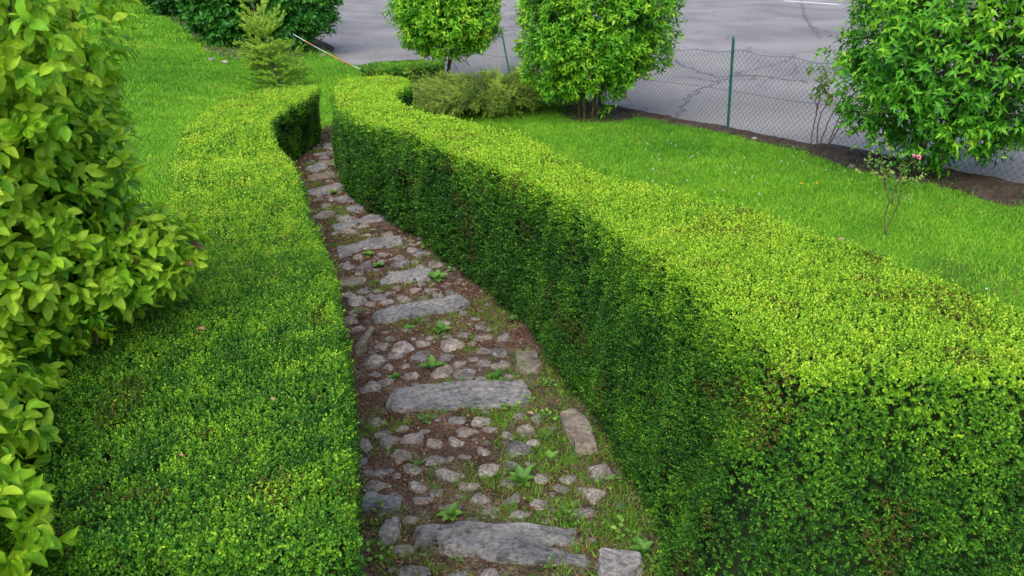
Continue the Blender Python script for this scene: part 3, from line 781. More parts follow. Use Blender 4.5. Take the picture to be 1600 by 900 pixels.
def slab(px, py, wpx, hpx, tilt, label, mat, seed, thick=.05, cat='stone step', name='stone_step', rz=None, flat=1.0, group='stone steps in the path'):
    c = at(px, py, .03); W = wpx * depth(c) / F
    D = abs(at(px, py - hpx / 2, .03)[1] - at(px, py + hpx / 2, .03)[1])
    sx, sy = W / 2, max(D / 2, .032) * .86
    o = link(name, slab_mesh(name, seed, mat, sx, sy, thick))
    o.location = (c[0], c[1], pathz(c[0], c[1]) - thick * .2)
    slab_dim[o.name] = (sx, sy)
    o.rotation_euler = (math.atan(-.125) + rs.normal() * .02, -math.atan(.05) + rs.normal() * .03, math.radians(tilt if rz is None else rz))
    return tag(o, label, cat, group)
slab_poly = []
for k, (px, py, w, h, tilt, lb) in enumerate(SLABS):
    m = M_MOSSY if k in (5, 10, 11) else M_SLAB
    # a tilt in the picture is a larger turn on the foreshortened ground
    o = slab(px, py, w, h, tilt, lb, m, 200 + k, thick=.034 if k < 5 else .032, rz=tilt * 1.9)
    slab_poly.append((o.location.x, o.location.y, *slab_dim[o.name], o.rotation_euler.z))
slab(905, 676, 44, 84, 0, 'long beige edging stone set lengthwise against the right hedge', M_MOSSY, 231, .05, 'edging stone', 'edging_stone', rz=10, group='edging stones')
slab(826, 564, 44, 40, 0, 'square mossy edging stone half sunk beside the right hedge', M_MOSSY, 232, .04, 'edging stone', 'edging_stone', rz=8, group='edging stones')
slab(968, 889, 66, 42, 0, 'flat pale grey stone at the lower edge, right of the nearest step', M_SLAB, 233, .05, 'flat stone', 'flat_stone', rz=-4, group='edging stones')
slab(573, 535, 16, 40, 0, 'upright green-edged stone by the left hedge below the dark step', M_MOSSY, 234, .06, 'edging stone', 'edging_stone', rz=-6, group='edging stones')
slab(594, 789, 54, 14, -8, 'thin dark flat stone beside the left hedge above the nearest step', M_SLAB, 235, .03, 'flat stone', 'flat_stone', rz=-14, group='edging stones')
slab(610, 834, 22, 32, 0, 'curved dark grey stone standing left of the nearest step', M_SLAB, 236, .06, 'edging stone', 'edging_stone', rz=-15, group='edging stones')

bays = [(856, 'in front of the nearest stone step'), (640, 'between the nearest and the second stone step'), (500, 'between the second and the dark slate third step'),
        (445, 'between the slate third and the fourth step'), (392, 'between the fourth and the blue-grey fifth step'), (322, 'between the fifth and seventh steps'), (0, 'on the far stretch of the path')]
shades = [(0.33, 'cool grey'), (0.72, 'beige'), (9, 'pale')]
placed = []
def cobble(cx, cy, W, D, r, hgt=None, py=None):
    me = COB[r.randint(len(COB))]
    o = link('cobble', me)
    z = pathz(cx, cy)
    H = .5 * min(W, D) * r.uniform(.75, 1.05)
    o.location = (cx, cy, z - H * .2)
    o.scale = (W / 2, D / 2, max(H, .012))
    o.rotation_euler = (math.atan(-.125) + r.normal() * .12, r.normal() * .12, r.normal() * .35)
    if py is None:
        rel = np.array([cx, cy, z - CH]); d = rel[1] * CP - rel[2] * SP; py = 450 - (rel[2] * CP + rel[1] * SP) * F / d
    bay = next(b for t, b in bays if py > t)
    big = 'larger rough' if W > .10 else ('small rough' if W < .06 else 'mid-sized rough')
    tag(o, f'{big} cobble bedded in the soil {bay}', 'cobble', f'cobbles {bay}')
    placed.append((cx, cy, max(W, D) / 2, min(W, D) / 2))
for k, (px, py, w, h) in enumerate(stones):
    c = at(px, py, .03); W = w * 1.12 * depth(c) / F
    D = abs(at(px, py - h * .5, .03)[1] - at(px, py + h * .5, .03)[1]) * .95
    D = min(max(D, W * .6), W * 1.35); W *= 1.14; D *= 1.12
    cobble(c[0], c[1], W, D, rs, py=py)
def clear_of(x, y, rad):
    for (a, b, R1, R2) in placed:
        if (a - x) ** 2 + (b - y) ** 2 < ((R1 + R2) / 2 + rad) ** 2 * .85: return False
    for (a, b, sx, sy, rz) in slab_poly:
        dx, dy = x - a, y - b; ca, sa = math.cos(rz), math.sin(rz)
        if abs(dx * ca + dy * sa) < sx + rad and abs(-dx * sa + dy * ca) < sy + rad: return False
    return True
cnt = 0
for _ in range(14000):
    if cnt > 230: break
    y = rs.uniform(1.6, 9.5); l_, r_ = path_lr(y)
    x = rs.uniform(l_ + .03, l_ + (r_ - l_) * .8); rad = rs.choice([.014, .018, .026, .034]) * rs.uniform(.8, 1.2)
    if clear_of(x, y, rad): cobble(x, y, rad * 2 * 1.15, rad * 2, rs); cnt += 1

# stones in the soil by the fence
STRIP = [stone_mesh('rock', 50 + s, M_COBBLE, e=.8, sub=2, amp=.25) for s in range(3)]
for k in range(8):
    c = at(*[(330, 95), (352, 99), (322, 78), (505, 88), (240, 5), (1180, 218), (1230, 226), (1330, 262), (1500, 300), (1540, 306), (1352, 268), (985, 184)][k])
    o = link('rock', STRIP[k % 3]); s = rs.uniform(.05, .09) * (1.0 if k < 5 else .6)
    o.location = (c[0], c[1], c[2] + s * .25); o.scale = (s, s * .8, s * .8); o.rotation_euler = (0, 0, rs.uniform(0, 6))
    where = 'in the bare soil under the dark shrubs' if k < 5 else 'in the soil lip at the foot of the chain-link fence'
    tag(o, f'small pale rough rock {where}', 'rock', 'rocks ' + where)

# ------------------------------------------------------------------ litter, path grass, weeds
n = 120000
y = rs.uniform(1.2, 10, n); l_, r_ = path_lr(y); x = l_ - .05 + (r_ - l_ + .26) * rs.uniform(0, 1, n)
k = rs.uniform(size=n) < np.clip(3.2 / y, .1, 1) * np.clip((vnoise(np.stack([x, y], 1), 5, 60, 2) - .25) * 2.5, .15, 1)
x, y = x[k], y[k]; n = len(x)
z = G(x, y) + .022 + path_bump(x, y) + .002
P = np.stack([x, y, z], 1); A = unit(np.stack([rs.normal(size=n), rs.normal(size=n), rs.normal(size=n) * .25], 1))
Nn = unit(rs.normal(size=(n, 3)) * .4 + [0, 0, 1]); s = rs.uniform(.004, .013, n) * np.clip(y / 3, 1, 2)
geo = leaves_geo('small', P, A, Nn, s, s * rs.uniform(.25, .7, n), np.clip(rs.normal(.42, .3, n), 0, 1))
tag(link('leaf_litter', leaves_mesh('leaf_litter', M_LITTER, [geo])), 'reddish brown leaf litter and chips on the path soil', 'litter', kind='stuff')

# thin grass and moss tufts between the cobbles
nt_ = 3800
cy_ = rs.uniform(1.35, 8.5, nt_ * 3); l_, r_ = path_lr(cy_); cx_ = l_ + (r_ - l_) * rs.uniform(0, 1.0, nt_ * 3)
d_ = vnoise(np.stack([cx_, cy_], 1), 3.2, 61, 2)
wgt = np.clip((d_ - .42) * 4, 0, 1) * np.where(cy_ < 2.75, 1.25, .55)
k = rs.uniform(size=len(cx_)) < wgt
k &= np.array([clear_of(a, b, -.004) for a, b in zip(cx_, cy_)])
cx_, cy_ = cx_[k], cy_[k]
m = 16
x = np.repeat(cx_, m) + rs.normal(size=len(cx_) * m) * .02; y = np.repeat(cy_, m) + rs.normal(size=len(cx_) * m) * .02
z = G(x, y) + .02 + path_bump(x, y)
t = np.clip(np.repeat(rs.uniform(-.1, .6, len(cx_)), m) + rs.normal(size=len(x)) * .15, 0, 1)
geo = blades('p', x, y, .032, .003, t, rs, lean=.9, z=z)
tag(link('path_grass', leaves_mesh('path_grass', M_GRASS, [geo])), 'thin grass growing between the cobbles of the path', 'grass', kind='stuff')

def rosette(px, py, size, seed, kind, label):
    r = R(seed); c = at(px, py, .03); z = pathz(c[0], c[1])
    S = size * .9 * depth(c) / F
    root_p = np.array([[c[0], c[1], z]])
    P, A, Nn, LL, WW, T = [], [], [], [], [], []
    fat = r.uniform(.75, 1.5); dt = r.uniform(-.25, .15)
    if kind == 'broad':
        n = r.randint(6, 12)
        for k in range(n):
            a = k * 2.4 + r.normal() * .3; el = r.uniform(.15, .75) + (.5 if k > n * .7 else 0)
            P.append([c[0], c[1], z + .004]); A.append([math.cos(a) * math.cos(el), math.sin(a) * math.cos(el), math.sin(el)])
            Nn.append([-math.cos(a) * math.sin(el), -math.sin(a) * math.sin(el), math.cos(el)])
            LL.append(S * r.uniform(.25, .55)); WW.append(S * r.uniform(.17, .25) * fat); T.append(r.uniform(.25, .8) + dt)
    elif kind == 'fern':
        for k in range(r.randint(9, 13)):
            a = r.uniform(0, 2 * PI); el = r.uniform(.3, 1.0)
            dr = np.array([math.cos(a) * math.cos(el), math.sin(a) * math.cos(el), math.sin(el)]); sd = np.array([-math.sin(a), math.cos(a), 0])
            for j in range(7):
                f = .25 + j * .11
                for sg in (-1, 1):
                    P.append(np.array([c[0], c[1], z]) + dr * S * .5 * f); A.append(dr * .5 + sd * sg); Nn.append([0, 0, 1]); LL.append(S * .12 * (1.2 - f)); WW.append(S * .035); T.append(r.uniform(.3, .8))
    else:   # sprawling small-leaved seedling
        for k in range(r.randint(9, 16)):
            a = r.uniform(0, 2 * PI); rr = r.uniform(.05, .5) * S; hh = r.uniform(.008, .035)
            P.append([c[0] + rr * math.cos(a), c[1] + rr * math.sin(a), z + hh]); b = a + r.normal() * .6
            A.append([math.cos(b), math.sin(b), r.uniform(0, .5)]); Nn.append([r.normal() * .3, r.normal() * .3, 1]); LL.append(S * r.uniform(.16, .3)); WW.append(S * r.uniform(.12, .2)); T.append(r.uniform(.35, 1))
    geo = leaves_geo('broad', np.array(P), np.array(A, float), unit(np.array(Nn, float)), np.array(LL), np.array(WW), np.array(T))
    root = empty('weed', (c[0], c[1], z), label, 'weed', 'weeds growing in the path')
    link('leaves', leaves_mesh('leaves', M_WEED, [geo], smooth=True), root)
    tb = Tubes()
    for p_, a_ in list(zip(P, A))[:14]:
        tb.add([[c[0], c[1], z - .004], np.array(p_) * .5 + np.array([c[0], c[1], z]) * .5 + [0, 0, .002], np.array(p_) + unit(np.array(a_, float)) * .004], .0012, .0008, 4)
    link('stem', tb.mesh('stem', M_STEMG), root)
WEEDS = [(676, 572, 62, 'broad', 'largest broad-leaved weed rosette among the cobbles above the second step'), (815, 752, 72, 'broad', 'wide bright dock-like weed among cobbles at the right of the near bay'),
         (704, 800, 52, 'broad', 'pale green broad weed just behind the middle of the nearest step'), (655, 722, 48, 'fern', 'feathery weed left of centre between the two nearest steps'),
         (667, 656, 48, 'fern', 'feathery grassy weed just in front of the second step'), (793, 640, 30, 'seed', 'pair of round weed leaves at the right end of the second step'),
         (822, 632, 30, 'seed', 'bright heart-shaped weed leaf on the right corner of the second step'), (858, 655, 34, 'seed', 'climbing weed sprout by the beige edging stone, upper one'),
         (853, 680, 40, 'fern', 'jagged dandelion-like weed beside the beige edging stone'), (862, 715, 36, 'broad', 'upright narrow weed beside the lower end of the beige edging stone'),
         (592, 803, 34, 'seed', 'single oval weed leaf near the left hedge by the thin dark stone'), (628, 800, 20, 'seed', 'tiny round weed right of the oval leaf near the left hedge'),
         (951, 756, 40, 'seed', 'low oval-leaved weed on soil between edging stone and right hedge'), (638, 514, 34, 'broad', 'small weed left of centre just below the slate step'),
         (686, 518, 46, 'broad', 'fresh green weed in the middle just below the slate step'), (800, 500, 30, 'broad', 'dark leafy weed at the foot of the right hedge by the slate step'),
         (683, 436, 46, 'broad', 'green weed patch at the right end of the short fourth step'), (645, 441, 20, 'seed', 'tiny weed in front of the short fourth step'),
         (592, 415, 34, 'broad', 'bright weed left of centre between the fourth and fifth steps'), (577, 397, 28, 'broad', 'small weed touching the front of the blue-grey fifth step'),
         (712, 418, 40, 'seed', 'sprawling weed in soil right of the fourth step'), (682, 368, 40, 'broad', 'weed in bare soil right of the blue-grey fifth step'),
         (668, 386, 28, 'seed', 'small weed right of the pale cobble beyond the fourth step'), (673, 335, 34, 'broad', 'leafy weed at the foot of the right hedge beyond the fifth step'),
         (640, 335, 26, 'seed', 'small weed in soil left of the leafy hedge-foot weed'), (574, 316, 26, 'broad', 'weed at the right end of the slim seventh step'),
         (522, 302, 24, 'broad', 'weed just in front of the pale blue-grey tilted step'), (548, 283, 36, 'seed', 'green patch of small weeds behind the pale blue-grey step'),
         (535, 262, 34, 'seed', 'small green weeds on soil at the far bend of the path'), (725, 600, 34, 'seed', 'yellow-green weed tuft against the back of the second step, centre'),
         (776, 590, 36, 'broad', 'leafy weed against the back of the second step, right part'), (700, 604, 24, 'seed', 'tiny weed against the back of the second step, left of the tuft'),
         (855, 601, 30, 'seed', 'roundish weed right of the second step below the mossy stone'), (617, 588, 30, 'broad', 'small weed left of the largest rosette'),
         (1005, 860, 60, 'broad', 'tall leafy weed at the foot of the right hedge near the lower edge'), (975, 835, 50, 'seed', 'round-leaved weeds by the right hedge above the flat pale stone'),
         (1020, 885, 44, 'seed', 'dark round-leaved weeds at the lower edge by the right hedge'), (930, 640, 40, 'seed', 'weed leaves hanging out of the right hedge foot above the edging stone'),
         (893, 810, 40, 'seed', 'small weeds at the right end of the nearest step'), (590, 868, 46, 'seed', 'green weeds against the left hedge beside the nearest step'),
         (862, 890, 26, 'seed', 'tiny weed in front of the nearest step'), (880, 795, 40, 'fern', 'grassy weed between cobbles just behind the nearest step, right part'),
         (560, 492, 22, 'seed', 'small weed against the left hedge left of the slate step'), (765, 455, 30, 'seed', 'weed in soil right of the slate step'), (735, 400, 26, 'seed', 'dark weed by the right hedge level with the fourth step')]
for k, (px, py, s, kd, lb) in enumerate(WEEDS): rosette(px, py, s, 300 + k, kd, lb)

# ------------------------------------------------------------------ shrubs
def ellip_pts(c, rad, n, r, e=1.0, low=-1.0, shell=.35):
    d = unit(r.normal(size=(n * 2, 3)))
    d = np.sign(d) * np.abs(d) ** e; d = d / np.maximum(1, np.linalg.norm(d, axis=1, keepdims=True) * 1.0) if e == 1 else d
    k = d[:, 2] > low; d = d[k][:n]
    f = 1 - shell * r.uniform(size=len(d)) ** 1.8
    return c + d * rad * f[:, None], unit(d / rad), f

def shrub(name, label, cat, c, rad, seed, mat, n, L, Wd, tone=.45, e=1.0, low=-1.0, stems=6, base=None, gaps=.0, lump=.22, group=None, up=.25, droop=.25, kind='lance', shell=.35, nleaf=7, core=.62, toneside=.0):
    r = R(seed)
    c = np.array(c, float); rad = np.array(rad, float)
    base = np.array(base if base is not None else [c[0], c[1], G(c[0], c[1])], float)
    root = empty(name, base, label, cat, group)
    P, Nn, f = ellip_pts(c, rad, n, r, e, low, shell)
    l = (vnoise(Nn * 2.4 + seed, 1.0, seed, 2) - .5)
    P = P + Nn * (l[:, None] * lump * 2 * rad.min()) + Nn * ((vnoise(P, 5, seed + 1, 2) - .5) * .44 * rad.min())[:, None]
    k = vnoise(P, 3.2, seed + 2, 2) > gaps
    k &= P[:, 2] > G(P[:, 0], P[:, 1]) + .03
    P, Nn, f = P[k], Nn[k], f[k]
    n = len(P)
    D = unit(Nn * .8 + np.array([0, 0, up]) + r.normal(size=(n, 3)) * .35)
    cl = vnoise(P, 4.0, seed + 4, 2)
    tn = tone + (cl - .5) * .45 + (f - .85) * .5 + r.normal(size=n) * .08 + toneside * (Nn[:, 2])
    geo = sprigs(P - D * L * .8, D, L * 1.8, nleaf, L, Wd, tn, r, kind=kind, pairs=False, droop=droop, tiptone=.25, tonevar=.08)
    link('crown', leaves_mesh('crown', mat, [geo]), root)
    tb = Tubes()
    for s in range(stems):
        a = s * 2.4 + r.normal() * .4
        b0 = base + np.array([math.cos(a), math.sin(a), 0]) * .13 * rad[0] + [0, 0, -.02]; b0[2] = G(b0[0], b0[1]) - .03
        tip = c + np.array([math.cos(a) * rad[0] * .62, math.sin(a) * rad[1] * .62, rad[2] * r.uniform(.1, .6)])
        pts = wobble(b0, tip, 9, .018, r, bow=(-math.cos(a) * .08, -math.sin(a) * .08, -.05))
        tb.add(pts, .012 * rad[0] + .006, .005, 6)
        for q in range(10):
            i0 = r.randint(3, 9); s0 = pts[i0]
            dd = unit(r.normal(size=3) + (s0 - c) / rad * .8 + [0, 0, .2]); 
            e1 = s0 + dd * rad.min() * r.uniform(.35, .6)
            sub = wobble(s0, e1, 5, .012, r); tb.add(sub, .005, .002, 4)
            for z_ in range(3):
                s1 = sub[r.randint(2, 5)]; tb.add(wobble(s1, s1 + unit(r.normal(size=3)) * rad.min() * .25, 4, .01, r), .0028, .0012, 3)
    link('trunk', tb.mesh('trunk', M_TWIG), root)
    return root

GB = 'ball-trimmed shrubs along the chain-link fence'
def over(px, py, dx=0, dy=0):
    p = at(px, py); return p
b1 = at(692, 128)
b2 = at(918, 186)
b3 = at(1432, 268)
s1 = depth(b1) / F; s2 = depth(b2) / F; s3 = depth(b3) / F
print('shrub bases', b1, b2, b3, s1, s2, s3)
def up_at(base, py, px=None):
    """world height at which something above 'base' is seen at picture height py"""
    y = base[1]; v = (450 - py) / F
    # z with (z-CH)*CP + y*SP = v*(y*CP-(z-CH)*SP)
    return CH + y * (v * CP - SP) / (CP + v * SP)
def px_x(base, px, z):
    d = base[1] * CP - (z - CH) * SP
    return (px - 800) / F * d
# ball 1: seen from x 615 to 783, bottom at 92
zb = up_at(b1, 84); zc = zb + .9
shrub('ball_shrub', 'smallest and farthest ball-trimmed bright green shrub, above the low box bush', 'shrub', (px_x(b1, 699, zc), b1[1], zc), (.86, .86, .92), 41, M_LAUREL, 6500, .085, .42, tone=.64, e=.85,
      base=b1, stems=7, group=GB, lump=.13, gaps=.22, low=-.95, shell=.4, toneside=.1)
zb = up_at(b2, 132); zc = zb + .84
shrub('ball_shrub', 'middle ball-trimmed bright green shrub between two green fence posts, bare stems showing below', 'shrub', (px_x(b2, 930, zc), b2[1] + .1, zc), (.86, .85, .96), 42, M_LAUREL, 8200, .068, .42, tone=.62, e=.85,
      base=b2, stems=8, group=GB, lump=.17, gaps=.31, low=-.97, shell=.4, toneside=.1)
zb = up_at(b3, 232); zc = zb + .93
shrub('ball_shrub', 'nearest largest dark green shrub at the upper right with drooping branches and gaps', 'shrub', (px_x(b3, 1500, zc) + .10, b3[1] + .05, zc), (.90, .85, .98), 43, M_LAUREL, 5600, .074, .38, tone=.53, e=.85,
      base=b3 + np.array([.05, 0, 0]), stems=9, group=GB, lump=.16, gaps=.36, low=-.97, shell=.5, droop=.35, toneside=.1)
# dark shrubs, upper left
d1 = at(425, 82); d2 = at(268, 10); d3 = at(330, 10)
GD = 'dark shrubs behind the lawn'
zc = G(d1[0], d1[1]) + 1.7
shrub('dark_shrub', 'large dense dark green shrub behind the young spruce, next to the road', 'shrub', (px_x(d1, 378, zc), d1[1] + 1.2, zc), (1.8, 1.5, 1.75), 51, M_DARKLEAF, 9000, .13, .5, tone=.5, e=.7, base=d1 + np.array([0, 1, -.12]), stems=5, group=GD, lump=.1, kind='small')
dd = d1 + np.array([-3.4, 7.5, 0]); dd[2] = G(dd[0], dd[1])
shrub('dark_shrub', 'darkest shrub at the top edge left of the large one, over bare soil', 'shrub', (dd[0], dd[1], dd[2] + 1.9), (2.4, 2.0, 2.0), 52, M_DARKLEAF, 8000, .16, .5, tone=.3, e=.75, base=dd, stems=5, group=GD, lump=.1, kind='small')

# big-leaved shrub close by on the left
def big_shrub():
    r = R(61)
    base = np.array([-1.85, 2.2, 0]); base[2] = G(base[0], base[1])
    root = empty('broadleaf_shrub', base, 'tall large-leaved light green shrub overhanging the left hedge', 'shrub')
    lobes = [((-1.80, 2.35, .84), (.70, .62, .66), 3600), ((-1.70, 2.30, .58), (.62, .5, .38), 1900), ((-1.80, 2.3, 1.28), (.76, .6, .5), 2100), ((-1.66, 1.66, .34), (.40, .42, .33), 1100), ((-1.40, 2.5, .50), (.44, .3, .20), 900), ((-1.50, 1.66, .56), (.22, .24, .22), 300), ((-1.72, 2.15, .18), (.5, .5, .42), 1300), ((-1.55, 1.62, .22), (.4, .4, .42), 1000), ((-1.27, 1.48, .50), (.20, .22, .17), 420), ((-1.05, 1.18, .46), (.11, .18, .11), 190), ((-1.0, 1.0, .40), (.09, .14, .1), 120)]
    Ps, Ns = [], []
    for c, rad, n in lobes:
        c = np.array(c) + [-.09, 0, .02]
        P, Nn, f = ellip_pts(c, np.array(rad), n, r, 1.0, -1, .4)
        P = P + Nn * ((vnoise(P, 3.0, 62, 2) - .5) * .28)[:, None]
        k = (P[:, 2] > G(P[:, 0], P[:, 1]) + .03)
        # keep out of the hedge body
        ins = inside(left_poly, P[:, :2]) & (P[:, 2] < G(P[:, 0], P[:, 1]) + h_left(P[:, 0], P[:, 1]) - .02)
        k &= ~ins
        Ps.append(P[k]); Ns.append(Nn[k])
    P = np.concatenate(Ps); Nn = np.concatenate(Ns)
    k = r.uniform(size=len(P)) < .60
    P, Nn = P[k], Nn[k]; n = len(P)
    D = unit(Nn * .8 + np.array([.1, -.1, .45]) + r.normal(size=(n, 3)) * .3)
    cl = vnoise(P, 3.5, 64, 2)
    tn = .76 + (cl - .5) * .5 + r.normal(size=n) * .12 + (P[:, 0] + 1.5) * .2
    geo = sprigs(P - D * .03, D, (.068), 7, .059, .52, tn, r, kind='broad', pairs=True, droop=.35, tiptone=.2, tonevar=.1, spread=1.05)
    V, q, t, to = geo; to = np.clip(to, .09, .97); nl = len(to) // 35
    bad = r.uniform(size=nl); tt_ = to.reshape(nl, 35)
    tt_[bad < .008] = r.uniform(0, .05, (int((bad < .008).sum()), 1)); tt_[(bad > .975)] = 1.0
    link('foliage', mesh_arrays('foliage', V, [q], M_BIG, tone=tt_.ravel(), smooth=True), root)
    tb = Tubes()
    idx = r.choice(n, 240, replace=False)
    hubs = []
    for s in range(9):
        a = s * 2.4; h0 = base + [math.cos(a) * .05, math.sin(a) * .05, -.03]
        tip = base + np.array([math.cos(a) * .38, math.sin(a) * .38 + .1, r.uniform(.7, 1.6)])
        pts = wobble(h0, tip, 8, .02, r); tb.add(pts, .011, .004, 6); hubs.append(pts[3:])
    hubs = np.concatenate(hubs)
    for i in idx:
        j = np.argmin(np.linalg.norm(hubs - P[i], axis=1) + r.uniform(0, .2, len(hubs)))
        tb.add(wobble(hubs[j], P[i], 6, .01, r), .0035, .0015, 4)
    link('branches', tb.mesh('branches', M_TWIG), root)
big_shrub()

# spreading juniper
def juniper():
    r = R(71); c = at(768, 184); c[2] = G(c[0], c[1])
    c = c + np.array([0, .35, .045])
    root = empty('juniper', c, 'sprawling olive-green juniper with brownish arching sprays behind the right hedge', 'shrub')
    tb = Tubes(); P, A, Nn, LL, WW, T = [], [], [], [], [], []
    Rt, Dt = [], []
    for b in range(400):
        a = r.uniform(0, 2 * PI); rr = r.uniform(.3, 1.0) ** .6
        ex, ey = 1.45, .95
        hh = r.uniform(.10, .50) * (1 - .45 * rr) + .08
        end = c + np.array([math.cos(a) * ex * rr, math.sin(a) * ey * rr, 0]); end[2] = G(end[0], end[1]) + hh
        st = c + np.array([math.cos(a) * .1, math.sin(a) * .1, 0])
        pts = wobble(st, end, 8, .018, r, bow=(0, 0, .12)); tb.add(pts, .006, .0015, 4)
        tn = r.uniform(.15, .85)
        tdir = unit(np.gradient(pts, axis=0))
        for i in range(3, 8):
            for sg in range(6):
                o = pts[i] + (pts[i] - pts[i - 1]) * r.uniform(-1, 0)
                d = unit(tdir[i] + perp(tdir[i][None], r)[0] * .8 + [0, 0, .15])
                Rt.append(o); Dt.append(d); T.append(tn + (.15 if i > 5 else 0))
    Rt = np.array(Rt); Dt = np.array(Dt); T = np.array(T)
    geo = sprigs(Rt, Dt, .10, 12, .036, .2, T, r, kind='lance', pairs=False, spread=.6, tonevar=.1)
    link('foliage', leaves_mesh('foliage', M_JUNI, [geo]), root)
    link('branches', tb.mesh('branches', M_TWIG), root)
juniper()

# young spruce
def spruce():
    r = R(81); b = at(440, 140); b[2] = G(b[0], b[1])
    Hh = 1.95
    root = empty('young_spruce', b, 'young light green spruce with spiky leader on the lawn behind the left hedge', 'tree')
    tb = Tubes(); top = b + np.array([-.42, .1, Hh])
    trunk = wobble(b + [0, 0, -.03], top, 14, .006, r); tb.add(trunk, .022, .006, 7)
    link('trunk', tb.mesh('trunk', M_TWIG), root)
    tb = Tubes(); Rt, Dt, T, Ln = [], [], [], []
    def needles(pts, tn, den=90):
        Lt = np.linalg.norm(pts[-1] - pts[0]); m = max(4, int(Lt * den))
        for f in np.linspace(.08, 1, m):
            q = f * (len(pts) - 1); i = min(int(q), len(pts) - 2)
            Rt.append(pts[i] + (pts[i + 1] - pts[i]) * (q - i)); Dt.append(unit(pts[i + 1] - pts[i])); T.append(tn + r.normal() * .1)
    for lv, hgt in enumerate([.12, .25, .38, .5, .62, .74, .88, 1.04, 1.24, 1.46, 1.64, 1.8]):
        f = hgt / Hh; L = .70 * (1 - f) ** .8 + .12
        if hgt > 1.1: L *= .85
        nb = 8 if hgt < 1.1 else 5
        for k in range(nb + (3 if hgt < .9 else -1)):
            a = k * 2 * PI / nb + lv * .7 + r.normal() * .2
            s = trunk[0] + (trunk[-1] - trunk[0]) * f
            rise = r.uniform(.05, .35) + (.5 if hgt > .8 else 0)
            e = s + np.array([math.cos(a) * .74, math.sin(a) * .74, rise]) * L * r.uniform(.8, 1.15)
            pts = wobble(s, e, 7, .008, r, bow=(0, 0, -.04)); tb.add(pts, .005, .002, 4)
            tn = .05 + .95 * f
            needles(pts, tn, 110)
            if L > .25:
                for j in range(5):
                    i = r.randint(1, 6); sd = unit((e - s) * .9 + np.cross(e - s, [0, 0, 1]) * r.choice([-1, 1]) * .9 + [0, 0, .05])
                    p2 = wobble(pts[i], pts[i] + sd * L * .42 * (1.1 - i / 8), 4, .005, r); tb.add(p2, .003, .0015, 3); needles(p2, tn + .08, 110)
    needles(trunk[9:], .6, 70)
    Rt, Dt, T = np.array(Rt), np.array(Dt), np.array(T)
    geo = sprigs(Rt, Dt, .012, 8, .032, .17, T + .15, r, kind='lance', pairs=False, spread=.75, tonevar=.08)
    link('crown', leaves_mesh('crown', M_SPRUCE, [geo]), root)
    link('branches', tb.mesh('branches', M_TWIG), root)
spruce()

# ------------------------------------------------------------------ roses
def rose(label, base, stems, leaf_pts, blooms, seed, L=.035, name='rose_bush'):
    """stems: list of world point lists; blooms: (pos, mat, size)"""
    r = R(seed)
    root = empty(name, base, label, 'rose')
    for pts in stems:
        tb = Tubes(); tb.add(pts, .0065, .003, 5); 
        link('stem', tb.mesh('stem', M_TWIG if seed % 2 else M_STEMG), root)
    P = np.array(leaf_pts); n = len(P)
    D = unit(r.normal(size=(n, 3)) * .7 + [0, 0, .3])
    link('leaves', leaves_mesh('leaves', M_ROSE, [sprigs(P, D, .05, 6, L, .6, r.uniform(.25, .85, n), r, kind='broad', pairs=True, droop=.3)], smooth=True), root)
    for pos, mat, s in blooms:
        pos = np.array([pos])
        gs = [sprigs(pos, np.array([[.1, -.5, .8]]), s * .3, 9, s, .9, np.array([.6]), r, kind='broad', pairs=False, spread=sp, tonevar=.25) for sp in (.5, .9, 1.2)]
        link('blossom', leaves_mesh('blossom', mat, gs, smooth=True), root)
    return root
def in_plane(base, px, py):
    z = up_at(base, py); return np.array([px_x(base, px, z), base[1], z])
rr = R(17)
ba = at(1392, 368); ba[2] = G(ba[0], ba[1])
def line(base, pl, r, jit=.02):
    pts = [in_plane(base, a, b) for a, b in pl]; pts = np.array(pts)
    t = np.linspace(0, len(pts) - 1, len(pts) * 3); out = np.array([[np.interp(q, range(len(pts)), pts[:, c]) for c in range(3)] for q in t])
    out[:, 1] += np.cumsum(r.normal(size=len(out)) * jit * .4); return out
st = [line(ba, [(1384, 370), (1382, 345), (1392, 318), (1386, 295), (1385, 270)], rr), line(ba, [(1392, 318), (1398, 290), (1410, 262), (1428, 248)], rr),
      line(ba, [(1380, 368), (1390, 350), (1405, 320), (1412, 300), (1425, 285)], rr), line(ba, [(1385, 290), (1378, 262), (1378, 235)], rr)]
lp = [in_plane(ba, a, b) + rr.normal(size=3) * [0, .06, 0] for a, b in
      [(rr.normal(1382, 12), rr.normal(236, 10)) for _ in range(16)] + [(rr.normal(1378, 10), rr.normal(262, 8)) for _ in range(10)]
      + [(rr.normal(1420, 15), rr.normal(272, 10)) for _ in range(24)] + [(rr.normal(1394, 10), rr.normal(300, 9)) for _ in range(12)] + [(rr.normal(1402, 22), rr.normal(258, 6)) for _ in range(10)]]
rose('thin young rose with one pink bloom standing on the lawn behind the right hedge', ba, st, lp, [(in_plane(ba, 1434, 247), M_PINK, .022), (in_plane(ba, 1427, 244), M_PINK, .013)], 2, L=.027)
bc = at(1278, 246); bc[2] = G(bc[0], bc[1])
st = [line(bc, [(1268, 246), (1269, 215), (1275, 185), (1278, 165), (1272, 155)], rr), line(bc, [(1276, 246), (1277, 200), (1282, 175), (1292, 160), (1298, 152)], rr), line(bc, [(1277, 180), (1282, 160), (1284, 130)], rr),
      line(bc, [(1285, 248), (1284, 222), (1300, 185), (1320, 150), (1345, 115)], rr), line(bc, [(1286, 248), (1298, 215), (1315, 178), (1330, 155), (1345, 130)], rr), line(bc, [(1288, 248), (1296, 228), (1318, 190), (1335, 170), (1345, 150)], rr)]
lp = [in_plane(bc, rr.normal(1284, 9), rr.uniform(108, 160)) + rr.normal(size=3) * [0, .05, 0] for _ in range(60)]
